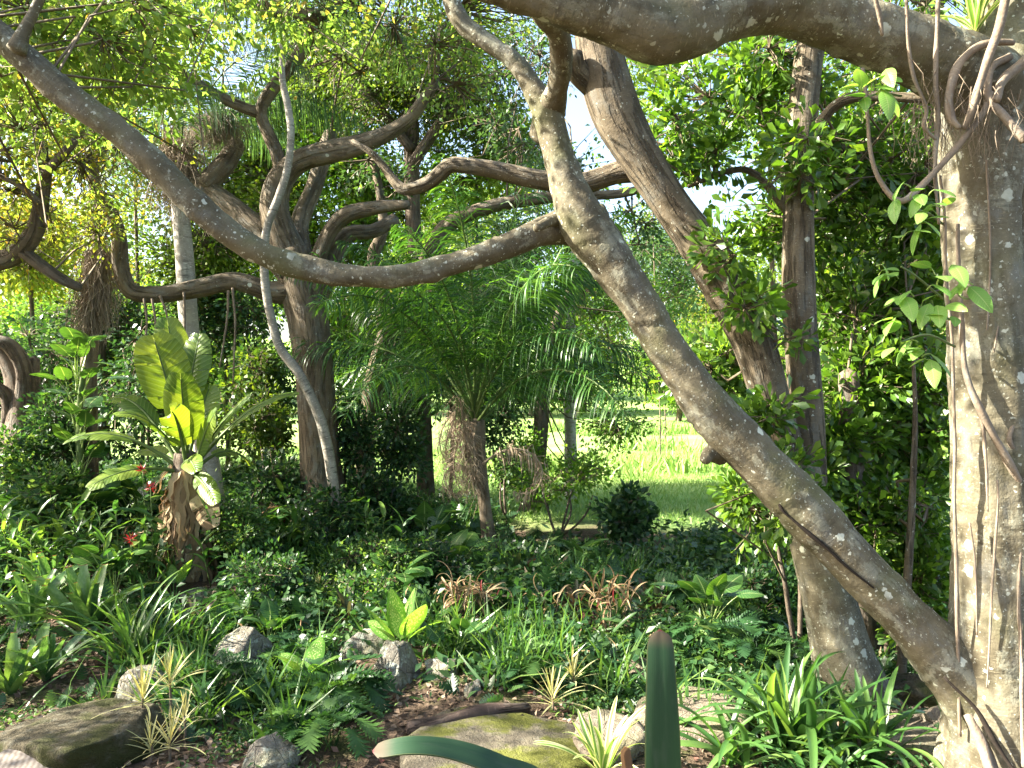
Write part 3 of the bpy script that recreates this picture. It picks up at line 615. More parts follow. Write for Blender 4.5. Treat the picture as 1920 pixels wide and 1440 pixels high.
# ---- left side: gnarled stump-like tree and the golden-leaved trees behind
gn = tree('gnarled_tree', 'gnarled hollow tree at left edge with broken stub and curling limbs', 50, 9.0)
sk_g = limbs(gn, [('trunk', [(48, 880, 130), (48, 820, 100), (44, 770, 70), (52, 715, 40), (66, 672, 16)], 9, 9), ('limb', [(40, 800, 60), (36, 720, 50), (10, 660, 40), (-40, 610, 36), (-90, 500, 30)], 9, 9), ('limb', [(44, 790, 36), (46, 700, 30), (20, 650, 26), (-10, 640, 22)], 8.9, 8.8), ('limb', [(20, 790, 30), (10, 740, 22), (-20, 720, 20)], 8.9, 8.8)], 'dark_bark', 14, .07, .12, .03)
crown(gn, [vol(-160, 350, 8.6, 160, 160, 1.0, 100), vol(-250, 40, 8.6, 220, 160, 1.2, 110)], 8, .09, T_OVAL, 'gold_leaf', sk_g, spread=.2, gap=.25)  # crown lies out of view on the left, added to shade the foreground
gold = tree('golden_tree', 'golden-green leafy tree with dark crooked trunk at upper left', -40, 8.0)
sk = limbs(gold, [('trunk', [(-160, 1000, 90), (-140, 760, 70), (-90, 600, 55), (-30, 505, 44), (30, 478, 38), (66, 430, 32), (78, 370, 26), (84, 300, 22), (60, 200, 16), (50, 80, 12)], 8, 7.2),
     ('limb', [(40, 470, 24), (110, 520, 20), (150, 540, 16)], 7.6, 7.8), ('limb', [(-120, 700, 50), (-200, 400, 44), (-260, 100, 36), (-300, -100, 26)], 8, 7), ('limb', [(82, 330, 18), (150, 250, 14), (190, 170, 12), (215, 100, 9)], 7.3, 7.0), ('limb', [(0, 330, 10), (40, 350, 10), (72, 380, 14)], 7.2, 7.3)], 'dark_bark', 14, .1, .08, .02)
mb = MB(); sk2 = tube(mb, [[-6.0, 8.0, 1.6, .09], [-6.5, 6.9, 2.3, .07], [-6.4, 5.6, 2.8, .055], [-5.7, 4.5, 3.0, .04], [-4.7, 3.6, 2.6, .025], [-4.1, 3.1, 2.6, .012]], 10, .1, .08, .02); part('limb', mb, M['dark_bark'], gold)  # unseen limb, added only to carry the shading foliage
mb = MB(); sk3 = tube(mb, [[-6.4, 5.8, 2.7, .04], [-6.1, 6.2, 3.6, .03], [-6.0, 6.6, 4.5, .015]], 8, .1, .08, .02); part('limb', mb, M['dark_bark'], gold); SK_SHADE = np.vstack([sk2, sk3])  # second unseen limb, added for the same shading foliage
crown(gold, [vol(80, 300, 7.4, 160, 120, .8, 200), vol(40, 130, 7.2, 200, 110, .9, 200), vol(200, 240, 7.6, 130, 110, .7, 80), vol(20, 420, 7.6, 70, 60, .5, 40), vol(150, 420, 8.0, 90, 60, .5, 60), vol(-220, 150, 6.8, 230, 200, 1.2, 150), vol(-480, -100, 6.4, 300, 240, 1.4, 150)],  # last two clumps are out of view, added to cast shade
      8, .075, T_OVAL, 'gold_leaf', sk, spread=.18, gap=.3)
crown(gold, [((-6.4, 5.6, 2.7), (1.1, 1.3, 1.0), 210), ((-7.2, 7.6, 3.2), (1.1, 1.2, 1.0), 220), ((-5.9, 4.4, 3.7), (1.0, 1.3, .9), 170), ((-5.0, 3.9, 2.3), (.8, .9, .7), 150), ((-4.0, 3.2, 2.6), (.7, .8, .6), 100), ((-5.3, 5.6, 1.6), (.8, 1.0, .6), 120), ((-6.0, 6.6, 4.4), (1.0, 1.0, .8), 110)],  # unseen low foliage added to shade and dapple the lower-left bed
      8, .075, T_OVAL, 'gold_leaf', SK_SHADE, spread=.18, gap=.3)
pole_tree('golden_tree', 'yellow-leaved tree with slim stem behind the first golden tree', 190, 12.0, [(190, 900, 40), (180, 640, 34), (175, 420, 28), (190, 260, 22), (170, 60, 16)], 'dark_bark', [vol(150, 230, 12, 170, 150, 1.2, 420), vol(300, 330, 12.4, 110, 90, .9, 160), vol(60, 420, 12, 120, 90, .8, 160), vol(120, 40, 12, 240, 130, 1.3, 330)], .085, 'gold_leaf', 11.6, 10, gap=.22, spread=.24)

# ---- slender climbing stem that snakes in front of the old tree
t = tree('slender_stem_palm', 'slender ringed grey stem snaking up in front of the old tree', 605, 8.2, 'palm')
sk = limbs(t, [('stem', [(640, 1010, 22), (612, 830, 20), (590, 760, 19), (560, 700, 18), (525, 650, 17), (505, 580, 16), (495, 500, 16), (500, 430, 15), (522, 370, 15), (538, 320, 14), (546, 250, 14), (540, 200, 13), (530, 150, 12), (528, 60, 10)], 8.2, 8.0)], 'ringed', 12, .05, .05)
SLENDER_TOP = sk[-1]

# ---- light small tree right of the palm, its neighbours and the far lawn edge
pole_tree('small_tree', 'light green small-leaved tree right of the central palm', 1010, 12.0, [(990, 980, 28), (1004, 900, 30), (1014, 800, 28), (1020, 700, 24), (1045, 600, 18), (1080, 520, 12)], 'dark_bark', [vol(1110, 690, 12, 110, 90, .9, 230), vol(1040, 640, 12.2, 80, 80, .7, 120), vol(1150, 800, 11.6, 80, 50, .6, 120), vol(1200, 560, 12, 90, 60, .7, 120), vol(1110, 560, 12.4, 100, 60, .7, 120), vol(1090, 880, 11.8, 70, 50, .5, 80)], .085, 'fresh_leaf', 11.8, 8, gap=.28, spread=.2)
pole_tree('pale_tree', 'straight white-barked trunk at the lawn edge behind the small tree', 1070, 13.2, [(1072, 960, 24), (1070, 850, 24), (1068, 750, 22), (1070, 600, 20), (1080, 420, 16), (1085, 300, 12)], 'grey_palm', [vol(1090, 480, 15, 130, 90, 1.0, 160), vol(1090, 360, 15, 110, 70, .9, 100)], .11, 'fresh_leaf', gap=.34, spread=.28)

# ================================================================== FAR TREES
def proto_tree(name, label, cat, H, Rr, ncl, leaf, mat, base=.25, group=None):
    t = thing(name, label, cat, (0, 0, 0), 0, group); mb = MB()
    sk = tube(mb, [[0, 0, -.3, H * .035], [H * .02, 0, H * .3, H * .025], [-H * .02, H * .01, H * .6, H * .015], [0, 0, H * .85, H * .006]], 8, .4, .08, .05); part('trunk', mb, M['old_bark'], t)
    vols = []
    for k in range(9):
        a = k * 2.4; r = Rr * (.25 + .5 * random.random()); z = H * (base + .12 + (.78 - base) * random.random())
        vols.append(((r * math.cos(a), r * math.sin(a), z), (Rr * .5, Rr * .5, H * .15), ncl // 9))
    crown(t, vols, 9, leaf, T_QUAD, mat, sk[len(sk) // 3:], spread=leaf * 2.4, gap=.2, twig_r=.012, hubs=6)
    return t
FG = 'trees beyond the lawn'
far_labels = ['tall bright green tree far beyond the lawn', 'rounded yellow-green tree in the far row beyond the lawn', 'low dark green bushy tree at the far edge of the lawn']
protos = [proto_tree('far_tree', far_labels[0], 'tree', 13, 4.2, 900, .34, M['far_leaf'], .10, FG), proto_tree('far_tree', far_labels[1], 'tree', 9, 4.0, 900, .3, M['gold_leaf'], .05, FG), proto_tree('far_tree', far_labels[2], 'tree', 6, 3.6, 800, .26, M['fresh_leaf'], .02, FG)]
spots = [(0, -2, 44, 1.1), (1, 4, 46, 1.0), (2, 8, 38, .8), (0, 16, 44, 1.0), (1, 11.5, 52, 1.1), (2, 14, 36, .9), (2, 1, 42, .9), (0, 22, 50, 1.2), (1, -9, 48, 1.1), (2, -6, 40, .9), (0, -16, 46, 1.1), (1, -24, 52, 1.2), (2, -14, 38, 1.0),
         (2, -22, 40, 1.1), (0, -30, 56, 1.2), (1, 30, 56, 1.2), (0, 7.5, 62, 1.1), (2, 20, 34, 1.1), (1, 24, 36, 1.0), (0, -7, 64, 1.3), (1, 19, 68, 1.2), (2, -29, 44, 1.2), (0, 36, 50, 1.2), (1, -38, 60, 1.3)]
used = set()
for k, x, y, s in spots:
    loc = (x, y, float(gh(x, y)) - .1)
    if k in used: copy_thing(protos[k], loc, random.uniform(0, 6.28), s * random.uniform(.9, 1.12))
    else:
        used.add(k); o = protos[k]; o.location = loc; o.scale = (s,) * 3

# middle-distance trees that close the view above the undergrowth
def mid_tree(name, label, u, d, top, w, ncl, lm, leaf=.14, lo=760, group=None, gap=.2, tm=T_QUAD, bark='old_bark'):
    ncl = int(ncl * 2.3)
    pix = [(u, 1000, w * .05 * 14 / d), (u + 8, 800, w * .042 * 14 / d), (u - 6, (top + 760) / 2, w * .036 * 14 / d), (u, top + 40, w * .016)]
    vs = []
    for k in range(7):
        vs.append(vol(u + random.uniform(-.75, .75) * w, random.uniform(top + 40, lo - 40), d + random.uniform(-1, 1), w * .5, (lo - top) * .2, 1.2, ncl // 7))
    return pole_tree(name, label, u, d, pix, bark, vs, leaf, lm, None, 8, tm, gap, 10, spread=leaf * 2.2)
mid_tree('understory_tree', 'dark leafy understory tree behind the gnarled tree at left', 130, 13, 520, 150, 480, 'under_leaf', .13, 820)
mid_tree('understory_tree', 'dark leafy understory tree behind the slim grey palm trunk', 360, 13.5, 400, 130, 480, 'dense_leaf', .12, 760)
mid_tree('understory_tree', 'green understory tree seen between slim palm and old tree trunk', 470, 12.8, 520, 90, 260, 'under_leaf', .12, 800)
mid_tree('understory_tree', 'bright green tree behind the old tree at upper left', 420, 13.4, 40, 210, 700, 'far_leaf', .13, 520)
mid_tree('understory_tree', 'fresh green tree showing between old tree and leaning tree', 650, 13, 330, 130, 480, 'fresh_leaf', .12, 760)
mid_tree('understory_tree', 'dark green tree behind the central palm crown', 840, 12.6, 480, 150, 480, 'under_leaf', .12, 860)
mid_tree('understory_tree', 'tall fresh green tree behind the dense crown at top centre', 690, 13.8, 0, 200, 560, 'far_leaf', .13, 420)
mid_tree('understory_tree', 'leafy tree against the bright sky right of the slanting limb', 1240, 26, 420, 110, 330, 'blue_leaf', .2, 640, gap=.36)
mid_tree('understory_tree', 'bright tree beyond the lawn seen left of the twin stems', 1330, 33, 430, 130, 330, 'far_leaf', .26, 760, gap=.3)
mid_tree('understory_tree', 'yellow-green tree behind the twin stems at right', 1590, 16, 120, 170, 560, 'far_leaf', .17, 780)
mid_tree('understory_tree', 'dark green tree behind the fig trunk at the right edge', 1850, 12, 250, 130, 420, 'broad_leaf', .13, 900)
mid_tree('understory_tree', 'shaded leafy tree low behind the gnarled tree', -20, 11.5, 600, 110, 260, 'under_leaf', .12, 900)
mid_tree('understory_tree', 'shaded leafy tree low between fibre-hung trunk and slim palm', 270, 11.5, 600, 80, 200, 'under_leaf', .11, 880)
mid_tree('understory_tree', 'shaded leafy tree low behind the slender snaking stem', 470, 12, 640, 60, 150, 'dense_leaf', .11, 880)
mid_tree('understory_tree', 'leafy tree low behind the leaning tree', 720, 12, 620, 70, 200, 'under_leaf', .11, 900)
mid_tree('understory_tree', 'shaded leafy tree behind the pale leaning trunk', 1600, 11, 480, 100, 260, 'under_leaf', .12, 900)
mid_tree('understory_tree', 'sunlit leafy tree at the top right behind the bough', 1450, 12, -60, 200, 330, 'fresh_leaf', .12, 330, gap=.3)
mid_tree('understory_tree', 'leafy tree filling the gap above the slim palm', 260, 13.6, -40, 170, 230, 'far_leaf', .16, 420)
mid_tree('understory_tree', 'leafy tree filling the gap above the old tree limbs', 560, 13.7, -20, 150, 230, 'fresh_leaf', .16, 400)
mid_tree('understory_tree', 'leafy tree behind the branch left of the slanting limb', 900, 13.6, 60, 130, 200, 'far_leaf', .16, 420)
mid_tree('understory_tree', 'leafy tree behind the fork of the slanting limb', 1010, 13.8, 330, 110, 130, 'blue_leaf', .15, 620, gap=.28)
mid_tree('understory_tree', 'tall airy tree whose leaves dot the sky gap right of the fork', 1230, 20, 40, 90, 110, 'far_leaf', .17, 420, gap=.3)
mid_tree('understory_tree', 'sunlit yellow-green tree at the far upper left', 60, 13.2, 60, 190, 640, 'gold_leaf', .13, 520)

# ================================================================== PALMS
def frond_mesh(name, mat, L=2.2, up=70, droop=1.0, n=64, leaf=.5, hang=.35, wid=.035, plume=.35, seed=0, stalk=.18):
    """one feather frond: arching midrib along +X with drooping leaflets on both sides"""
    r_ = np.random.default_rng(seed); N = 26; s = np.linspace(0, 1, N)
    ang = np.radians(up) - droop * 1.9 * s ** 1.5
    step = L / (N - 1); c = np.zeros((N, 3))
    c[1:, 0] = np.cumsum(np.cos(ang[:-1])) * step; c[1:, 2] = np.cumsum(np.sin(ang[:-1])) * step
    c[:, 1] = .06 * np.sin(s * 3) * L * r_.normal() * .5
    rb = MB(); tube(rb, np.column_stack([c[::3], (.016 * (1 - .85 * s[::3]) + .002)]), 5, .15, 0); mb = MB()
    tt = np.sort(r_.uniform(stalk, .99, n * 2)); side = np.where(np.arange(2 * n) % 2 == 0, 1., -1.)
    idx = tt * (N - 1); i0 = np.minimum(idx.astype(int), N - 2); fr = (idx - i0)[:, None]
    p = c[i0] * (1 - fr) + c[i0 + 1] * fr; t = unit(c[i0 + 1] - c[i0]); yv = np.array([0, 1., 0]); nz = np.cross(t, yv[None]) * -1
    ll = leaf * np.sin(np.clip(tt, .05, .98) * 2.7 + .35) ** .7 * r_.uniform(.85, 1.1, 2 * n)
    d0 = unit(side[:, None] * yv[None] * .85 + t * .6 + nz * (r_.normal(size=(2 * n, 1)) * plume + .12))
    a = p; m1 = a + d0 * ll[:, None] * .5; d1 = unit(d0 + np.array([0, 0, -1.]) * hang * 2); m2 = m1 + d1 * ll[:, None] * .33; d2 = unit(d1 + np.array([0, 0, -1.]) * hang * 2.4); e = m2 + d2 * ll[:, None] * .3
    w = unit(np.cross(d0, t + .01)) ; w = unit(np.cross(d0, w)) ; w = unit(t + .25 * r_.normal(size=t.shape)) * wid * .5
    V = np.stack([a - w * .5, a + w * .5, m1 + w, m1 - w, m2 + w * .8, m2 - w * .8, e], 1); k = len(V); b = (np.arange(k) * 7)[:, None, None]
    mb.add(V.reshape(-1, 3), [(np.array([[0, 1, 2, 3], [3, 2, 4, 5]])[None] + b).reshape(-1, 4), (np.array([[5, 4, 6]])[None] + b).reshape(-1, 3)])
    me = mb.mesh(name, M[mat]); RIB[me.name] = rb.mesh('midrib', M['dead_palm' if 'dead' in name else 'stem']); return me
RIB = {}
def frond(name, me, parent, loc, rot, sc):
    o = obj(name, me, parent, loc, rot, sc); obj('midrib', RIB[me.name], o); return o

LIVE = [frond_mesh('frond', 'palm_leaf', 2.5, u_, dr, 100, .46, .36, .0145, .6, k) for k, (u_, dr) in enumerate([(88, .22), (80, .42), (71, .58), (61, .72), (50, .82), (38, .85)])]
HANG = [frond_mesh('frond', 'hang_leaf', 3.4, u_, dr, 90, .8, 1.5, .018, .15, 20 + k) for k, (u_, dr) in enumerate([(45, 1.0), (30, .95), (60, 1.1)])]
DEAD = [frond_mesh('dead_frond', 'dead_palm', 1.5, u_, dr, 64, .34, 1.4, .013, .5, 30 + k, .1) for k, (u_, dr) in enumerate([(20, 2.2), (-20, 1.4), (40, 2.4)])]

qp = tree('feather_palm', 'young feather palm in the centre with arching fronds and dead hanging fronds', 908, 8.6, 'palm')
mb = MB(); sk = tube(mb, limb([(922, 1080, 32), (916, 1000, 24), (906, 920, 23), (898, 850, 26), (892, 790, 32)], 8.6, 8.6), 14, .06, .08, ridges=.03); part('trunk', mb, M['old_bark'], qp)
top = P(890, 790, 8.6) - np.array(qp.location)
for ring, (v, cnt, ph) in enumerate([(0, 1, .4), (1, 3, .1), (2, 5, .5), (3, 6, .2), (4, 6, 0.0), (5, 5, .3)]):
    for k in range(cnt):
        frond('frond', LIVE[v], qp, top + (0, 0, .2 - .05 * ring), (rng.normal() * .08, rng.normal() * .08, ph + k * 2 * math.pi / cnt + rng.normal() * .15), 1.0 + .22 * rng.random())
for k, (u, v, rz, sc, m) in enumerate([(872, 775, 2.6, .66, 1), (868, 760, 3.4, .62, 1), (880, 790, 4.2, .7, 1), (886, 880, 3.6, .5, 2), (876, 790, 2.0, .6, 0), (890, 800, 4.8, .6, 1)]):
    frond('dead_frond', DEAD[m], qp, P(u, v, 8.35) - np.array(qp.location), (0, .3, rz), sc)
frond('dead_frond', DEAD[2], qp, P(905, 870, 8.4) - np.array(qp.location), (0, 0, -.1), .85)
mb = MB()                                                    # the shaggy brown bundle that hangs on its left
n = 420; tt = rng.random(n); a = P(858, 742, 8.05)[None] * (1 - tt[:, None]) + P(892, 900, 8.2)[None] * tt[:, None] + rng.normal(size=(n, 3)) * (.02, .02, .015)
b = a + np.column_stack([rng.normal(size=n) * .10 - .03, rng.normal(size=n) * .1, -.10 - .26 * rng.random(n)])
stick(mb, a, b, .004, .0015, .18); part('dead_frond_bundle', mb, M['dead_palm'], qp, 'stuff')

gpalm = tree('slim_palm', 'slim pale-trunked palm rising behind the banana-like plant with ragged dead skirt', 395, 9.3, 'palm')
mb = MB(); tube(mb, limb([(404, 1010, 50), (392, 880, 44), (374, 780, 38), (362, 700, 34), (354, 600, 34), (347, 500, 33), (341, 420, 32), (336, 340, 34)], 9.3, 9.3), 18, .05, .03); part('trunk', mb, M['grey_palm'], gpalm)
tp = P(338, 320, 9.3) - np.array(gpalm.location)
for k in range(11): frond('frond', HANG[k % 3], gpalm, tp + (0, 0, .15), (rng.normal() * .1, 0, k * 2.399), .62 + .2 * rng.random())
mb = MB(); n = 700; a = P(338, 290, 9.3) + rng.normal(size=(n, 3)) * (.12, .1, .2); b = a + np.column_stack([rng.normal(size=n) * .14, rng.normal(size=n) * .12, -.2 - .5 * rng.random(n)])
stick(mb, a, b, .004, .0015, .15); part('dead_skirt', mb, M['fibre'], gpalm, 'stuff')
mb = MB(); n = 1200; a = P(405, 225, 9.2) + np.column_stack([rng.uniform(-.12, .12, n), rng.normal(size=n) * .08, rng.normal(size=n) * .03]); b = a + np.column_stack([rng.normal(size=n) * .17, rng.normal(size=n) * .12, -.05 - .3 * rng.random(n)])
stick(mb, a, b, .003, .0012, .3); part('flower_tuft', mb, M['fibre'], gpalm, 'stuff')
sl = [o for o in COL.objects if o.name.startswith('slender_stem_palm')][0]
for k in range(9): frond('frond', HANG[k % 3], sl, SLENDER_TOP - np.array(sl.location), (rng.normal() * .1, 0, k * 2.399 + 1), .6 + .2 * rng.random())

# dry fibre curtain on a vine stem at left
t = tree('fibre_hung_trunk', 'thin trunk at left draped with a long curtain of pale dry fibres', 180, 8.8, 'tree')
limbs(t, [('trunk', [(172, 960, 30), (168, 820, 28), (166, 700, 30), (176, 560, 28), (186, 420, 24), (170, 300, 18), (150, 220, 12)], 8.8, 8.8)], 'old_bark', 10, .1)
mb = MB(); n = 900; tt = rng.random(n); a = P(192, 470, 8.7) + np.column_stack([rng.normal(size=n) * .085, rng.normal(size=n) * .085, -tt * .75 + .1]); a[:, 0] -= tt * .12
b = a + np.column_stack([rng.normal(size=n) * .09 - .03, rng.normal(size=n) * .07, -.15 - .4 * rng.random(n)])
stick(mb, a, b, .0045, .0015, .12); part('fibre_curtain', mb, M['fibre'], t, 'stuff')

# ================================================================== BIG SINGLE LEAVES
def strip(c, w, nrm, fold=.2, across=2, curl=0.0):
    """blade along centre line c (n,3), half widths w (n), face nrm (n,3) -> verts, quads, surface coordinate"""
    n = len(c); t = unit(np.gradient(c, axis=0)); x = unit(np.cross(t, nrm)); z = np.cross(x, t)
    a = np.linspace(-1, 1, 2 * across + 1)
    V = c[:, None] + x[:, None] * (a[None, :, None] * w[:, None, None]) + z[:, None] * ((np.abs(a)[None] * fold - curl * a[None] ** 2) * w[:, None])[..., None]
    s = np.linspace(0, 1, n); C = np.stack(np.broadcast_arrays(a[None, :], s[:, None], 0 * s[:, None]), -1)
    m = 2 * across + 1; i = np.arange(n - 1)[:, None]; j = np.arange(m - 1)[None]; q = i * m + j
    return V.reshape(-1, 3), np.stack([q, q + 1, q + m + 1, q + m], -1).reshape(-1, 4), C.reshape(-1, 3)

def bez(a, b, c, n):
    t = np.linspace(0, 1, n)[:, None]; return (1 - t) ** 2 * np.asarray(a) + 2 * t * (1 - t) * np.asarray(b) + t * t * np.asarray(c)

# ---- banana-like bird-of-paradise plant
BD = 7.6
ban = tree('giant_strelitzia', 'banana-like plant at left with huge paddle leaves and shaggy dead skirt', 360, BD, 'plant')
bb = np.array(ban.location)
mb = MB(); tube(mb, limb([(368, 1110, 74), (362, 1040, 60), (352, 970, 54), (346, 900, 48), (346, 850, 40)], BD, BD), 14, .05, .12, ridges=.05); part('trunk', mb, M['dark_bark'], ban)
mb = MB()
for k in range(240):                                          # dead leaf sheaths, layered down the trunk
    th = rng.uniform(0, 6.28); v = rng.uniform(870, 1085); s0 = P(350 + (v - 870) * .08, v, BD) + np.array([math.cos(th), math.sin(th), 0]) * (.10 + .05 * rng.random())
    L = rng.uniform(.25, .6); e = s0 + np.array([math.cos(th) * rng.uniform(.0, .2), math.sin(th) * .06, -L]); m_ = (s0 + e) / 2 + np.array([math.cos(th), math.sin(th), 0]) * rng.uniform(.02, .10)
    c = bez(s0, m_, e, 7); c[:, 0] += .015 * np.sin(np.arange(7) * rng.uniform(1, 3)); V, q, C = strip(c, np.linspace(.035, .012, 7) * rng.uniform(.6, 1.4), np.tile([math.cos(th), math.sin(th), .3], (7, 1)), rng.uniform(-.6, .6), 1); mb.add(V, [q], C)
part('dead_skirt', mb, M['dry_leaf'], ban)

def paddle(parent, base, tip, width, face, lift=.25, tears=5, mat='banana_leaf', stalk=.35, seed=0, torn=.5, name='leaf'):
    """big paddle leaf torn along its side veins, petiole and blade in one"""
    r_ = np.random.default_rng(seed + 77); base = np.asarray(base, float); tip = np.asarray(tip, float)
    ctl = base + (tip - base) * .55 + np.array([0, 0, 1]) * lift; c = bez(base, ctl, tip, 48); N0 = int(48 * stalk)
    sb = MB(); tube(sb, np.column_stack([c[::4], np.linspace(.022, .005, len(c[::4]))]), 6, .1, 0); mb = MB()
    blade = c[N0:]; n = len(blade); s = np.linspace(0, 1, n); w = width * np.clip(np.sin(np.clip(s, .0, 1) * np.pi * .92 + .2), 0, 1) ** .36 * (1 - .15 * s) * 1.25
    t = unit(np.gradient(blade, axis=0)); f = unit(np.asarray(face, float)); x = unit(np.cross(t, f)); z = np.cross(x, t)
    for sd in (-1, 1):
        cuts = np.unique(np.concatenate([[0], np.sort(r_.choice(np.arange(3, n - 2), tears, replace=False)), [n - 1]]))
        for a_, b_ in zip(cuts[:-1], cuts[1:]):
            k = np.arange(a_, b_ + 1); dr = r_.uniform(-.25, .35) * torn; g = .3 * torn * r_.random()
            al = np.linspace(0, 1, 6); rows = []
            sh = np.zeros(len(k)); sh[-1] -= g * .035; sh[0] += g * .035
            for a in al:
                fwd = .22 * a * w[k] + sh * a
                rows.append(blade[k] + sd * x[k] * (a * w[k])[:, None] + t[k] * fwd[:, None] + z[k] * ((.22 * a - (.26 + dr) * a ** 2) * w[k])[:, None])
            V = np.stack(rows, 1); m = 6; i = np.arange(len(k) - 1)[:, None]; j = np.arange(m - 1)[None]; q = i * m + j
            C = np.stack(np.broadcast_arrays(sd * al[None], s[k][:, None], 0 * s[k][:, None]), -1)
            mb.add(V.reshape(-1, 3), [np.stack([q, q + 1, q + m + 1, q + m], -1).reshape(-1, 4)], C.reshape(-1, 3))
    o = obj(name, mb.mesh(name, M[mat], parent.location), parent); obj('stalk', sb.mesh('stalk', M['stem'], parent.location), o); return o
hub = P(350, 890, BD)
for k, (u, v, dd, w, face, lift, st) in enumerate([(286, 628, -.1, .21, (.25, -1, .1), .10, .42), (313, 596, .35, .15, (.4, -1, 0), .05, .5), (374, 626, .2, .15, (-.2, -1, 0), .05, .45), (338, 700, -.35, .16, (.1, -1, .3), .02, .35),
        (394, 722, .15, .15, (-.1, -1, .2), .05, .3), (205, 748, .3, .10, (0, -.5, 1), .45, .35), (215, 778, -.5, .09, (0, -.4, 1), .35, .35), (472, 738, -.3, .09, (0, -.6, 1), .12, .3), (560, 738, .1, .07, (0, -.4, 1), .35, .35),
        (120, 830, -.2, .10, (0, -.3, 1), .40, .4), (165, 915, -.6, .11, (0, -.5, 1), .22, .4), (405, 945, -.5, .08, (0, -1, .5), .15, .35), (368, 885, -.7, .085, (0, -.9, .6), .2, .3), (320, 770, -.4, .12, (.2, -1, .4), .25, .3),
        (404, 775, -.4, .11, (-.3, -.9, .5), .18, .3), (240, 860, .6, .09, (0, -.6, 1), .3, .35), (470, 870, .5, .08, (0, -.6, 1), .35, .35), (350, 700, .5, .15, (0, -1, .1), .05, .4)]):
    paddle(ban, hub + rng.normal(size=3) * .03, P(u, v, BD + dd), w, face, lift, 4 + k % 3, 'banana_leaf', st, k, .45 if k not in (8, 7) else .2)
paddle(ban, hub, P(400, 990, BD - .3), .10, (.3, -1, .2), .1, 7, 'dry_leaf', .35, 40, 1.0, 'dead_leaf'); paddle(ban, hub, P(300, 1000, BD - .1), .07, (-.3, -1, .2), .05, 7, 'dry_leaf', .35, 41, 1.0, 'dead_leaf')

# ---- generic leafy plants: leaf meshes are shared, each leaf is its own part
def strap_mesh(name, mat, L, w, lean, curl, fold=.25, taper=.75, tipw=.0, seed=0, base=.6, n=16):
    r_ = np.random.default_rng(seed); s = np.linspace(0, 1, n); ang = lean + curl * s ** 1.6
    c = np.zeros((n, 3)); st = L / (n - 1); c[1:, 0] = np.cumsum(np.sin(ang[:-1])) * st; c[1:, 2] = np.cumsum(np.cos(ang[:-1])) * st
    c[:, 1] = .04 * L * np.sin(s * 2.5) * r_.normal()
    ww = w * np.minimum(base + (1 - base) * s * 4, 1) * np.clip((1 - s ** (2 + 4 * taper)), tipw, 1) ** .6
    nr = np.column_stack([-np.cos(ang), .12 * np.sin(s * 4 + r_.uniform(0, 6)), np.sin(ang)]); mb = MB(); V, q, C = strip(c, ww, nr, fold, 2); mb.add(V, [q], C)
    return mb.mesh(name, M[mat])
def oval_mesh(name, mat, stalk, L, w, lean, curl, heart=0.0, seed=0, fold=.12):
    r_ = np.random.default_rng(seed); mb = MB(); n = 9; s = np.linspace(0, 1, n); ang = lean * (.3 + .7 * s)
    c = np.zeros((n, 3)); st = stalk / (n - 1); c[1:, 0] = np.cumsum(np.sin(ang[:-1])) * st; c[1:, 2] = np.cumsum(np.cos(ang[:-1])) * st
    tube(mb, np.column_stack([c, np.linspace(.009, .004, n) * (L / .3)]), 5, .08, 0)
    m = 15; s = np.linspace(0, 1, m); a2 = lean + .35 + curl * s; b = np.zeros((m, 3)); st = L / (m - 1)
    b[1:, 0] = np.cumsum(np.sin(a2[:-1])) * st; b[1:, 2] = np.cumsum(np.cos(a2[:-1])) * st; b += c[-1]
    ww = w * (np.sin(np.pi * s ** (.75 - .2 * heart)) ** .75) * (1 + .15 * heart); ww[0] = w * .25 * heart + .004
    nr = np.column_stack([-np.cos(a2), .1 * r_.normal() + 0 * s, np.sin(a2)]); V, q, C = strip(b, ww, nr, fold, 3, .12 + .1 * r_.random())
    if heart:                                                    # lobes swept back beside the stalk
        t0 = unit(b[1] - b[0]); k = np.abs(C[:, 0]) * np.clip(1 - C[:, 1] / .3, 0, 1); V = V - t0 * (k * w * .8 * heart)[:, None]
    mb.add(V, [q], C); return mb.mesh(name, M[mat])
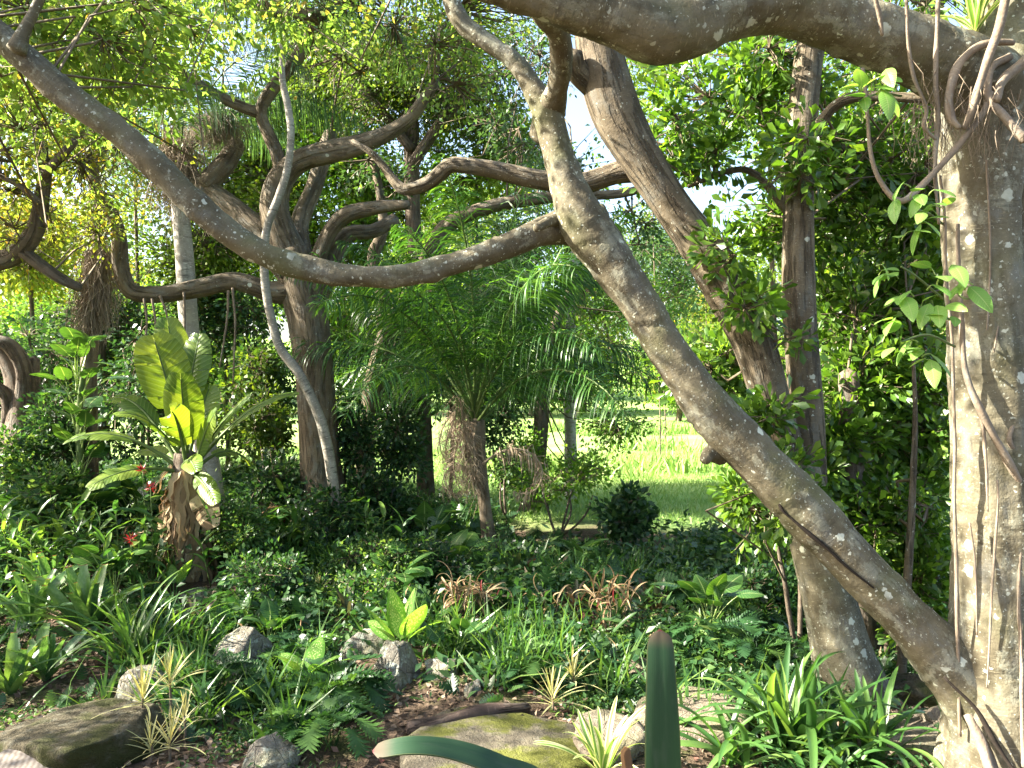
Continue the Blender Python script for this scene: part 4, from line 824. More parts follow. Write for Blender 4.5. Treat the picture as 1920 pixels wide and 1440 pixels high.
def lobed_mesh(name, mat, stalk, L, lean, seed=0):
    r_ = np.random.default_rng(seed); mb = MB(); n = 8; s = np.linspace(0, 1, n); ang = lean * (.25 + .75 * s); c = np.zeros((n, 3)); st = stalk / (n - 1)
    c[1:, 0] = np.cumsum(np.sin(ang[:-1])) * st; c[1:, 2] = np.cumsum(np.cos(ang[:-1])) * st; tube(mb, np.column_stack([c, np.linspace(.006, .003, n)]), 5, .06, 0)
    m = 9; s = np.linspace(0, 1, m + 1); a2 = lean + .5 + .8 * s; b = np.zeros((m + 1, 3)); st = L / m
    b[1:, 0] = np.cumsum(np.sin(a2[:-1])) * st; b[1:, 2] = np.cumsum(np.cos(a2[:-1])) * st; b += c[-1]; t = unit(np.gradient(b, axis=0)); y = np.array([0, 1., 0]); z = unit(np.cross(t, np.tile(y, (m + 1, 1)))) * -1
    V = [*b]; F4 = []; F3 = []; C = [(0, a, 0) for a in s]
    for i in range(m):
        e = L * .52 * math.sin(math.pi * (.14 + .80 * (i / m))) ** .7
        for sd in (-1, 1):
            el = e * r_.uniform(.85, 1.1); wv = .03 * L * r_.normal(); d = unit(sd * y * .9 + t[i] * (.35 + .5 * i / m)); k = len(V); mid = (b[i] + b[i + 1]) / 2; hw = (b[i + 1] - b[i])
            p1 = b[i] + d * el * .55 - hw * .08 + z[i] * (.10 * el + wv * .4); p2 = b[i + 1] + d * el * .55 - hw * .12 + z[i] * (.10 * el + wv * .4); p3 = mid + d * el * .9 + hw * .52 - z[i] * .02 + z[i] * wv; p4 = mid + d * el * .9 - hw * .18 + z[i] * wv; p5 = mid + d * el * 1.08 + hw * .3 - z[i] * .1 * el
            V += [p1, p2, p3, p4, p5]; C += [(sd * .6, s[i], 0)] * 5
            F4 += [(i, k, k + 1, i + 1), (k, k + 3, k + 2, k + 1)] if sd > 0 else [(i + 1, k + 1, k, i), (k + 1, k + 2, k + 3, k)]
            F3 += [(k + 3, k + 4, k + 2)] if sd > 0 else [(k + 2, k + 4, k + 3)]
    k = len(V); V += [b[m] + t[m] * L * .14]; C += [(0, 1, 0)]
    V = np.array(V); F3 = np.array(F3 + [])
    mb.add(V, [np.array(F4), F3], np.array(C)); return mb.mesh(name, M[mat])

def rosette(name, label, cat, loc, meshes, n, scale=1.0, tilt=.15, part_name='leaf', group=None, spread=.0, golden=True, order=None):
    t = thing(name, label, cat, loc, rng.uniform(0, 6.28), group)
    for k in range(n):
        th = k * 2.399 if golden else rng.uniform(0, 6.28); m = meshes[min(len(meshes) - 1, int(k / n * len(meshes)))] if order is None else meshes[order[k % len(order)]]
        rr = spread * math.sqrt(rng.random()); ph = rng.uniform(0, 6.28)
        obj(part_name, m, t, (rr * math.cos(ph) + .02 * math.cos(th), rr * math.sin(ph) + .02 * math.sin(th), 0), (rng.normal() * tilt, rng.normal() * tilt, th + rng.normal() * .2), scale * rng.uniform(.8, 1.12))
    return t
def at(u, v):
    """a pixel on the flat ground -> its place"""
    d = 1.95 * F / (v - 720.0)
    for _ in range(6):
        x = (u - 960) / F * d; d = (CZ - float(gh(x, d))) * F / (v - 720.0)
    x = (u - 960) / F * d; return np.array([x, d, float(gh(x, d))])

# ================================================================== ROCKS, STONES, LOG
EXCL = []
def rock(name, label, u, v, w, h, dep, mat, seed, cat='rock', sink=.25, flat=.0, rz=0., tilt=0., sub=5):
    """w, h in photo pixels, dep in metres"""
    import bmesh
    p = at(u, v); k = p[1] / F; EXCL.append((p[0], p[1] - .1, w * k * .6, dep * .5 + .12)); bm = bmesh.new(); bmesh.ops.create_icosphere(bm, subdivisions=sub, radius=1.0); r_ = random.Random(seed); o1 = Vector((r_.uniform(0, 50), r_.uniform(0, 50), r_.uniform(0, 50)))
    planes = [(Vector((r_.gauss(0, 1), r_.gauss(0, 1), r_.gauss(0, .8))).normalized(), r_.uniform(.55, .84)) for _ in range(13)]
    for vv in bm.verts:
        q = vv.co.normalized(); s = 1.0
        for nn, dd in planes:
            e = q.dot(nn)
            if e * s > dd: s = dd / e
        s *= 1.12 + .08 * mnoise.noise(q * 1.8 + o1) + .05 * mnoise.noise(q * 5 + o1) + .03 * mnoise.noise(q * 13 + o1); q = q * s
        if flat and q.z > 1 - flat: q.z = 1 - flat + (q.z - (1 - flat)) * .12
        vv.co = Vector((q.x * w * k / 2, q.y * dep / 2, q.z * h * k * .8))
    for f in bm.faces: f.smooth = True
    me = bpy.data.meshes.new(name); bm.to_mesh(me); bm.free(); me.materials.append(M[mat])
    o = obj(name, me, None, (p[0], p[1] + dep * .3, p[2] + h * k * (.8 - sink) - h * k * .58), (tilt, 0, rz)); o['label'] = label; o['category'] = cat; return o
rock('boulder', 'triangular pale boulder beneath the mottled broad-leaf plant', 738, 1292, 96, 100, .30, 'rock', 3, tilt=-.15)
rock('boulder', 'lichen-covered grey boulder among lobed leaves left of centre', 455, 1268, 120, 100, .45, 'rock', 5)
rock('boulder', 'half-buried boulder beside the grassy strap clump', 248, 1318, 110, 60, .4, 'rock', 8)
rock('boulder', 'low boulder behind the triangular pale boulder', 680, 1232, 90, 50, .4, 'rock', 12)
rock('boulder', 'low rounded boulder at the bottom left of centre', 490, 1442, 110, 52, .35, 'rock', 15)
rock('boulder', 'mossy dark boulder filling the bottom left corner', 60, 1475, 400, 150, 1.0, 'mossy', 21, flat=.3, sub=5)
rock('boulder', 'small lichen boulder beside the mossy boulder', 190, 1380, 150, 60, .45, 'rock', 24)
rock('boulder', 'sunlit pale stone at the foot of the banana-like plant', 360, 1128, 60, 34, .3, 'rock', 27)
rock('boulder', 'broken stone just right of the banana-like plant foot', 396, 1136, 40, 36, .25, 'paver', 30)
rock('boulder', 'sunlit sandy stone behind the upright foreground leaf', 1200, 1268, 80, 50, .3, 'paver', 33)
rock('boulder', 'small slanted stone right of the triangular boulder', 832, 1268, 80, 40, .3, 'rock', 36)
rock('boulder', 'small blue-grey stone at the edge of bare soil', 886, 1302, 34, 26, .2, 'rock', 39)
rock('boulder', 'long low boulder behind the sapling stem at right', 1720, 1322, 150, 56, .5, 'mossy', 42)
rock('boulder', 'upright squared stone against the fig trunk foot', 1765, 1385, 70, 75, .3, 'paver', 45)

def slab(name, label, u, v, w, dep, mat, seed, th=.07):
    p = at(u, v); k = p[1] / F; r_ = np.random.default_rng(seed); n = 40; a = np.linspace(0, 2 * np.pi, n, endpoint=False)
    rr = 1 + .10 * np.sin(2 * a + r_.uniform(0, 6)) + .07 * np.sin(3 * a + r_.uniform(0, 6)) + .03 * np.sin(7 * a + r_.uniform(0, 6)); rings = []; 
    for f, z in ((1.0, -.05), (1.0, th * .7), (.97, th), (.8, th + .006), (.55, th + .008), (.25, th + .005)):
        x = np.cos(a) * rr * f * w * k / 2; y = np.sin(a) * rr * f * dep / 2; rings.append(np.stack([x, y, z + .006 * np.sin(9 * x + y * 7) * (f < .98)], -1))
    V = np.vstack(rings + [np.array([[0, 0, th + .004]])]); fs = []; m = np.arange(n)
    for i in range(5): fs.append(np.stack([i * n + m, i * n + (m + 1) % n, (i + 1) * n + (m + 1) % n, (i + 1) * n + m], -1))
    o = obj(name, MB().add(V, [np.vstack(fs), np.stack([5 * n + m, 5 * n + (m + 1) % n, np.full(n, 6 * n)], -1)]).mesh(name, M[mat]), None, p); o['label'] = label; o['category'] = 'stone'; return o
slab('stepping_stone', 'large flat moss-covered stone behind the arching foreground leaf', 925, 1420, 330, 1.05, 'flat', 2)
slab('stepping_stone', 'pale flat stone behind the upright foreground leaf', 1300, 1350, 230, .6, 'paver', 5)
slab('stepping_stone', 'dusty flat stone between moss stone and striped grass plant', 1140, 1395, 150, .5, 'paver', 9)
slab('stepping_stone', 'flat shaded stone slab right of the twin trunk foot', 1700, 1392, 190, .5, 'paver', 12)
mb = MB(); tube(mb, [[*(at(765, 1380) + (0, 0, .03)), .04], [*(at(850, 1360) + (0, 0, .035)), .045], [*(at(930, 1344) + (0, 0, .035)), .04], [*(at(990, 1336) + (0, 0, .03)), .03]], 12, .05, .12)
o = obj('fallen_log', mb.mesh('fallen_log', M['log'])); o['label'] = 'short dark rotting log lying behind the moss-covered stone'; o['category'] = 'log'
# sawn log end in the corner
lg = thing('sawn_log', 'cut pale log with grain lines in the bottom left corner', 'log', at(50, 1480)); b0 = np.array(lg.location)
mb = MB(); n = 28; a = np.linspace(0, 2 * np.pi, n, endpoint=False); rr = 1 + .06 * np.sin(3 * a + 1)
ring = lambda s, z: np.stack([np.cos(a) * rr * .17 * s, np.sin(a) * rr * .13 * s, np.full(n, z)], -1)
V = np.vstack([ring(1.05, -.05), ring(1, .15)]); m = np.arange(n); mb.add(V + b0, [np.stack([m, (m + 1) % n, n + (m + 1) % n, n + m], -1)]); part('bark', mb, M['old_bark'], lg)
mb = MB(); V = np.vstack([ring(.99, .152), ring(.5, .158), np.array([[0, 0, .16]])]); mb.add(V + b0, [np.stack([m, (m + 1) % n, n + (m + 1) % n, n + m], -1), np.stack([n + m, n + (m + 1) % n, np.full(n, 2 * n)], -1)], np.vstack([ring(1, 0), ring(.5, 0), np.zeros((1, 3))]))
tm = NT('sawn_wood'); pc = tm.n('TexCoord').outputs['Object']; w = tm.n('TexWave', wave_type='BANDS'); tm.put(w.inputs['Vector'], tm.scale(pc, (2, 9, 1))); w.inputs['Scale'].default_value = 6; w.inputs['Distortion'].default_value = 3
M['sawn'] = tm.end(tm.bsdf(tm.mix(w.outputs['Fac'], (.13, .11, .09), (.20, .175, .15)), .85, .15)); part('sawn_face', mb, M['sawn'], lg)
lg.rotation_euler = (.35, 0, .2)

# ================================================================== GARDEN PLANTS
BROM = [strap_mesh('leaf', 'bromeliad', .44 + .04 * k, .047, .12 + .16 * k, .25 + .18 * k, .3, .9, .35, k) for k in range(5)]
for lab, u, v, n, s in [('large bromeliad rosette with upright wide leaves at left edge', 60, 1185, 16, 1.0), ('big open bromeliad rosette right of the leftmost rosette', 165, 1192, 18, 1.12), ('bromeliad behind the two big rosettes', 95, 1130, 14, 1.0),
        ('small bromeliad with yellowing leaves below the two big rosettes', 85, 1275, 12, .75), ('small pale bromeliad hanging over the mossy boulder', 20, 1300, 11, .8), ('narrow green bromeliad beside the lichen stone right of centre', 875, 1225, 16, .5)]:
    rosette('bromeliad', lab, 'bromeliad', at(u, v), BROM, n, s, .12, group='bromeliads')
GRASSY = [strap_mesh('leaf', 'strap', .55 + .05 * k, .010, .1 + .18 * k, .9 + .25 * k, .3, .3, 0, 10 + k) for k in range(5)]
rosette('strap_clump', 'grassy narrow-leaved clump left of the lichen boulder', 'plant', at(255, 1245), GRASSY, 60, 1.05, .2, spread=.12)
rosette('strap_clump', 'shorter grassy clump arching behind the half-buried boulder', 'plant', at(330, 1225), GRASSY, 40, .8, .2, spread=.10)
LILY = [strap_mesh('leaf', 'strap', .55 + .05 * k, .024, .1 + .17 * k, .45 + .33 * k, .3, .45, .0, 20 + k) for k in range(6)]
rosette('strap_lily', 'big sunlit strap-leaved lily clump in front of the twin trunk', 'plant', at(1480, 1410), LILY, 46, 1.0, .15, spread=.10)
rosette('strap_lily', 'strap-leaved lily between twin trunk and fig foot', 'plant', at(1640, 1420), LILY, 26, .8, .2, spread=.10)
rosette('strap_lily', 'low arching strap lily at lower right of the upright foreground leaf', 'plant', at(1370, 1432), LILY[2:], 22, .75, .2, spread=.10)
rosette('strap_lily', 'low lily clump at bottom edge beneath the twin trunk', 'plant', at(1580, 1452), LILY[2:], 24, .6, .2, spread=.12)
STRI = [strap_mesh('leaf', 'striped', .36 + .03 * k, .016, .15 + .2 * k, .5 + .3 * k, .3, .4, 0, 30 + k) for k in range(4)]
rosette('striped_plant', 'cream-striped grassy plant just left of the upright foreground leaf', 'plant', at(1130, 1452), STRI, 22, .95, .15)
SPIKE = [strap_mesh('leaf', 'tan_spike', .24 + .02 * k, .0065, .12 + .3 * k, .15 + .12 * k, .3, .2, 0, 40 + k) for k in range(5)]
def spike_plant(lab, u, v, hgt, n=26, s=1.0):
    p = at(u, v); t = thing('spiky_dracaena', lab, 'plant', p, rng.uniform(0, 6), 'tan spiky plants'); mb = MB(); q = np.array([0, 0, hgt])
    tube(mb, [[*(p + (0, 0, -.02)), .008], [*(p + q * .5 + (.01, 0, 0)), .007], [*(p + q), .006]], 6, .05, .1); part('stem', mb, M['twig'], t)
    for k in range(n): obj('leaf', SPIKE[min(4, int(k / n * 5))], t, (0, 0, hgt - .06 * k / n), (rng.normal() * .12, rng.normal() * .12, k * 2.399), .78 * s * rng.uniform(.8, 1.15))
for a in [('tallest tan-striped spiky plant above the lichen stones at left', 318, 1372, .30, 30, 1.0), ('tan spiky plant at left of the tallest spiky plant', 268, 1392, .26, 26, .95), ('tan spiky plant at the foot of the group near bottom', 318, 1428, .12, 24, .9), ('small tan spiky plant at the left foot of the group', 282, 1428, .10, 22, .8), ('tan spiky plant right of the group with thin leaves', 345, 1398, .16, 18, .8),
          ('tan spiky plant with pale leaves beside the sunny ground cover', 1035, 1335, .10, 26, 1.0), ('narrow upright tan spiky plant behind its pale neighbour', 1075, 1300, .12, 22, .9), ('small tan spiky plant right of the banana-like plant', 598, 1128, .1, 22, .9)]: spike_plant(*a)
LOBED = [lobed_mesh('leaf', 'lobed_leaf', .20 + .05 * k, .20 + .02 * k, .25 + .22 * k, k) for k in range(5)]
for lab, u, v, n, s in [('dense lobed-leaf philodendron right of the spiky plants', 400, 1315, 26, 1.0), ('lobed-leaf philodendron in front of the triangular boulder', 622, 1338, 30, 1.1), ('lobed-leaf philodendron hanging low at left of the log', 600, 1400, 22, .9), ('lobed-leaf philodendron between lichen boulder and triangular boulder', 560, 1250, 20, .85),
        ('pale sunlit lobed-leaf philodendron in the middle left', 545, 1175, 22, .95), ('lobed-leaf philodendron behind the bare soil at centre', 1000, 1268, 18, .75), ('lobed-leaf philodendron left of the big bromeliads', 20, 1235, 18, .9), ('lobed-leaf philodendron above the grassy clump', 430, 1195, 18, .8),
        ('sunlit lobed-leaf plant right of the stones at the banana-like plant', 425, 1140, 18, .75), ('dark lobed-leaf philodendron left of the twin trunk', 1420, 1250, 22, .9), ('lobed-leaf philodendron at shade edge under the right shrubs', 1340, 1215, 22, .9), ('lobed-leaf philodendron in the dark bank right of the dried plants', 1290, 1150, 20, .95), ('lobed-leaf philodendron nearest the lawn at right', 1400, 1110, 20, 1.0),
        ('lobed-leaf philodendron in front of the palm foot', 905, 1120, 18, .9), ('lobed-leaf philodendron just right of the palm foot', 1010, 1100, 20, .95), ('lobed-leaf philodendron under the dark shrub by the lawn', 1190, 1070, 20, .95)]:
    rosette('lobed_philodendron', lab, 'plant', at(u, v), LOBED, int(n * 1.35), s * .68, .15, group='lobed-leaf philodendrons', spread=.08, order=[0, 1, 2, 3, 4])
DIEF = [oval_mesh('leaf', 'mottled', .16, .34, .075, .03 + .16 * k, .2 + .2 * k, 0, k) for k in range(4)]
rosette('mottled_plant', 'cream-mottled broad-leaved plant growing behind the triangular boulder', 'plant', at(752, 1238), DIEF, 9, 1.05, .1)
rosette('mottled_plant', 'small sunlit broad-leaved plant at the banana-like plant foot', 'plant', at(326, 1118), DIEF[:2], 4, .75, .1)
rosette('mottled_plant', 'low broad-leaved plant left of the lobed plant by the boulder', 'plant', at(575, 1300), DIEF[2:], 6, .85, .15)
HEART = [oval_mesh('leaf', 'heart', .40 + .08 * k, .30, .12, .2 + .28 * k, .5, .8, 50 + k) for k in range(4)]
for lab, u, d, n, s in [('heart-leaved plant at far left below the gnarled tree', 40, 7.9, 14, 1.1), ('heart-leaved plant left of the banana-like plant', 170, 8.2, 14, 1.1), ('heart-leaved plant right of the old tree foot', 660, 8.8, 14, 1.1), ('heart-leaved plant under the slender snaking stem', 600, 8.4, 14, 1.0), ('heart-leaved plant behind the red flowers', 260, 8.6, 12, 1.1), ('heart-leaved plant close to the palm foot', 800, 8.8, 10, .9), ('heart-leaved plant in the shade right of banana-like plant', 470, 8.2, 12, .9), ('single heart-leaved plant on soil right of the small slanted stone', 850, 5.4, 5, .5)]:
    p = gp(u, 1000, d); rosette('heart_leaf_plant', lab, 'plant', p, HEART, n, s, .2, group='heart-leaved plants', order=[0, 1, 2, 3])
GING = [strap_mesh('leaf', 'gingerleaf', .26 + .02 * k, .030, .5 + .25 * k, .6 + .2 * k, .3, .15, 0, 100 + k, .3) for k in range(4)]
def ginger(lab, u, d, n, s=1.0):
    t = thing('ginger_plant', lab, 'plant', gp(u, 1000, d), rng.uniform(0, 6), 'ginger-like plants')
    for j in range(n):
        a, r, L = rng.uniform(0, 6.28), .3 * math.sqrt(rng.random()) * s, rng.uniform(.45, .8) * s; b = np.array([r * math.cos(a), r * math.sin(a), 0]); e = b + (rng.normal() * .12, rng.normal() * .12, L); mb = MB(); tube(mb, [[*b, .006], [*((b + e) / 2), .005], [*e, .003]], 5, .12, 0); obj('stem', mb.mesh('stem', M['stem']), t)
        for k in range(7): obj('leaf', GING[int(rng.integers(4))], t, b + (e - b) * (.35 + .1 * k), (rng.normal() * .15, rng.normal() * .15, k * 2.6 + a), s * rng.uniform(.7, 1.1))
for a in [('ginger-like leafy plant at far left edge above the bromeliads', 40, 7.3, 6, 1.0), ('bright ginger-like plant left of the red flowers', 130, 7.2, 7, 1.0), ('ginger-like plant just left of the shaggy skirt', 235, 7.0, 5, .9), ('ginger-like plant right of the shaggy skirt', 450, 7.4, 5, .9), ('ginger-like plant under the leaning tree', 700, 8.0, 6, .9), ('tall ginger-like plant behind the bromeliads', 90, 6.9, 5, .8), ('ginger-like plant between old trunk and skirt', 560, 7.9, 5, .9)]: ginger(*a)
# climbing philodendron on the fibre-hung trunk
t = tree('climbing_philodendron', 'philodendron with glossy leaves climbing at left beside the banana-like plant', 150, 8.3, 'plant'); mb = MB(); c = tube(mb, limb([(155, 960, 14), (150, 850, 14), (150, 760, 12), (158, 690, 10)], 8.3, 8.3), 6, .08, .1); part('stem', mb, M['stem'], t)
for k in range(30):
    p = P(150 + rng.normal() * 8, 690 + k * 7.5, 8.3 - .05) - np.array(t.location); obj('leaf', HEART[k % 4], t, p, (rng.normal() * .2, .1, rng.uniform(0, 6.28)), rng.uniform(.55, .85))
# vine with bright leaves on the left flank of the fig trunk
t = tree('leafy_vine', 'climbing vine with bright pale green leaves against the fig trunk', 1770, 3.45, 'vine'); VL = [oval_mesh('leaf', 'vine_leaf', .04, .105 + .015 * k, .031, .8 + .4 * k, .7, 0.0, 60 + k) for k in range(3)]
mb = MB(); tube(mb, limb([(1800, 1380, 7), (1792, 1000, 7), (1788, 700, 6), (1776, 560, 6), (1768, 400, 6), (1762, 330, 5)], 3.70, 3.60), 6, .03, .1, .004); part('stem', mb, M['root_bark'], t)
for pix in ([(1768, 420, 5), (1740, 400, 5), (1712, 392, 4)], [(1768, 560, 5), (1720, 520, 4), (1690, 500, 4)], [(1786, 600, 5), (1740, 585, 4), (1700, 560, 4)], [(1790, 650, 5), (1740, 628, 4), (1690, 640, 4)], [(1690, 180, 5), (1650, 175, 4), (1610, 190, 3)], [(1790, 545, 4), (1810, 560, 4), (1835, 555, 3)]):
    mb = MB(); tube(mb, limb(pix, 3.63, 3.32), 5, .02, 0); part('tendril', mb, M['stem'], t)
for (u, v, dd) in [(1720, 385, 3.32), (1745, 378, 3.3), (1700, 392, 3.34), (1770, 408, 3.3), (1735, 415, 3.28), (1755, 430, 3.3), (1690, 470, 3.34), (1710, 440, 3.33), (1685, 520, 3.34), (1655, 515, 3.36), (1668, 540, 3.35), (1740, 545, 3.3), (1765, 525, 3.3), (1725, 570, 3.32), (1705, 580, 3.32), (1780, 600, 3.28), (1750, 600, 3.3), (1735, 620, 3.3), (1815, 560, 3.28), (1830, 555, 3.27), (1690, 620, 3.34), (1680, 650, 3.35), (1720, 675, 3.33), (1700, 690, 3.34), (1745, 685, 3.32), (1640, 180, 3.35), (1655, 165, 3.34), (1620, 185, 3.36), (1630, 205, 3.35), (1610, 190, 3.37)]:
  for rep in range(2):
    obj('leaf', VL[int(rng.integers(3))], t, P(u + rng.normal() * 9, v - 12 + rng.normal() * 9, dd) - np.array(t.location), (rng.normal() * .3, .25 + rng.normal() * .25, rng.uniform(3.0, 5.6)), rng.uniform(.7, 1.15))
# epiphyte rosette on the fig crotch
t = thing('epiphyte', 'spiky light green epiphyte perched on the fig bough at the top right', 'plant', P(1830, 60, 3.65)); 
for k in range(26): obj('leaf', STRI[k % 4], t, (0, 0, 0), (rng.normal() * .2, rng.normal() * .2, k * 2.399), rng.uniform(.7, 1.1))

# dried-up cordylines
DRYS = [strap_mesh('dry_leaf', 'dry_leaf', .36 + .04 * k, .014, .3 + .3 * k, 1.6 + .3 * k, .7, .3, 0, 70 + k) for k in range(5)]; REDS = [strap_mesh('red_leaf', 'red_leaf', .2 + .03 * k, .016, .2 + .3 * k, .5, .4, .4, 0, 80 + k) for k in range(3)]; DARKS = [strap_mesh('leaf', 'under_leaf', .34 + .03 * k, .030, .3 + .3 * k, .7, .3, .4, 0, 90 + k) for k in range(4)]
def dried(lab, u, v, hgt, n, nred, ngreen, s=1.0):
    p = at(u, v); t = thing('dried_cordyline', lab, 'plant', p, rng.uniform(0, 6), 'dried cordylines')
    for st in range(3):
        a = rng.normal(size=2) * .12 * s; q = np.array([a[0], a[1], hgt * rng.uniform(.6, 1.05)]); c0, s0 = math.cos(t.rotation_euler[2]), math.sin(t.rotation_euler[2]); mb = MB(); tube(mb, [[0, 0, -.03, .008], [*(q * .5 + (.02, .01, 0)), .007], [*q, .005]], 6, .05, .15); o = obj('stem', mb.mesh('stem', M['twig']), t)
        for k in range(n // 3): obj('dry_leaf', DRYS[int(rng.integers(5))], t, q * rng.uniform(.55, 1.0), (rng.normal() * .5, rng.normal() * .5, rng.uniform(0, 6.28)), s * rng.uniform(.6, 1.1))
    for k in range(nred): obj('red_leaf', REDS[k % 3], t, (rng.normal() * .08, rng.normal() * .08, hgt * rng.uniform(.1, .8)), (rng.normal() * .3, rng.normal() * .3, rng.uniform(0, 6.28)), s * rng.uniform(.5, .8))
    for k in range(ngreen): obj('leaf', DARKS[k % 4], t, (rng.normal() * .06, rng.normal() * .06, hgt * rng.uniform(0, .4)), (rng.normal() * .2, rng.normal() * .2, rng.uniform(0, 6.28)), s * rng.uniform(.7, 1.1))
dried('withered tan cordyline with red shoots right of centre', 1140, 1190, .40, 42, 6, 10, .72); dried('withered brown cordyline patch below the palm', 855, 1165, .36, 42, 7, 10, .72); dried('withered reddish cordyline beside the brown patch', 915, 1160, .34, 33, 5, 6, .7); dried('small dry cordyline between the two withered patches', 1030, 1170, .24, 15, 2, 8, .6)
dried('dark cordyline with reddish leaves right of the banana-like plant', 530, 1010, .35, 9, 5, 12, 1.1); dried('low red-streaked cordyline left of the banana-like plant', 240, 1060, .25, 3, 8, 10, .9)
BRONZE = [strap_mesh('leaf', 'bronze', .30 + .03 * k, .030, .25 + .25 * k, .6 + .2 * k, .3, .3, 0, 110 + k, .3) for k in range(4)]
for lab, u, v, n, sc in [('bronze-leaved cordyline behind the grassy clump', 360, 1185, 14, .7), ('bronze-leaved cordyline right of the shaggy skirt', 480, 1050, 16, .9), ('bronze-leaved cordyline in front of the slender stem foot', 600, 1020, 16, .9), ('dark bronze cordyline left of the mottled plant', 655, 1170, 14, .75), ('bronze cordyline just left of the palm foot', 800, 1075, 16, .85), ('bronze cordyline at the right of the palm foot', 970, 1095, 14, .8), ('bronze cordyline right of the small dry cordyline', 1075, 1150, 14, .75), ('dark bronze cordyline in the right-hand bed', 1230, 1150, 14, .75), ('bronze cordyline at far left behind the bromeliads', 30, 1060, 14, .9)]:
    p_ = at(u, v); EXCL.append((p_[0], p_[1] - .15, .22, .35)); rosette('bronze_cordyline', lab, 'plant', p_, BRONZE, n, sc * 1.3, .18, group='bronze cordylines')
for lab, u, v, n, sc in [('low heart-leaved plant behind the pale lobed plant', 500, 1130, 12, .55), ('low heart-leaved plant left of the withered brown patch', 745, 1120, 12, .55), ('low heart-leaved plant between palm foot and withered patch', 850, 1095, 12, .6), ('low heart-leaved plant below the thin-stemmed shrub', 1090, 1085, 12, .6), ('low heart-leaved plant in the shade near the twin trunk', 1330, 1180, 12, .55), ('low heart-leaved plant by the lichen boulder', 500, 1225, 10, .45), ('low heart-leaved plant among the bromeliads', 215, 1120, 12, .6)]:
    p_ = at(u, v); EXCL.append((p_[0], p_[1] - .12, .18, .3)); rosette('heart_leaf_plant', lab, 'plant', p_, HEART, n, sc * 1.15, .2, group='heart-leaved plants', order=[0, 1, 2, 3])
# torch-like red flowers
def flower(lab, u, v, d):
    p = P(u, v, d); t = thing('red_flower', lab, 'flower', gp(u, 1000, d)); b = np.array(t.location); mb = MB(); tube(mb, [[*b, .006], [*((b + p) / 2 + (.02, 0, 0)), .005], [*p, .004]], 5, .1, .05); part('stem', mb, M['stem'], t); mb = MB(); n = 26
    dv = rdir(n); scatter(mb, T_LANCE, p + dv * .01, dv + (0, 0, .3), rdir(n), .05 + .02 * rng.random(n)); part('flower_head', mb, M['red_leaf'], t)
    mb = MB(); k = 12; tt = rng.random(k); scatter(mb, T_FULL, b + (p - b) * (.2 + .7 * tt)[:, None], rdir(k) * (1, 1, .3), np.tile([0, 0, 1.], (k, 1)) + rdir(k) * .3, .14); part('foliage', mb, M['herb_leaf'], t)
flower('red spiky flower left of the banana-like plant trunk', 268, 882, 7.2); flower('pinkish red flower lower than the first beside the trunk', 282, 915, 7.1); flower('low red flower above the big bromeliads', 245, 1012, 6.9)

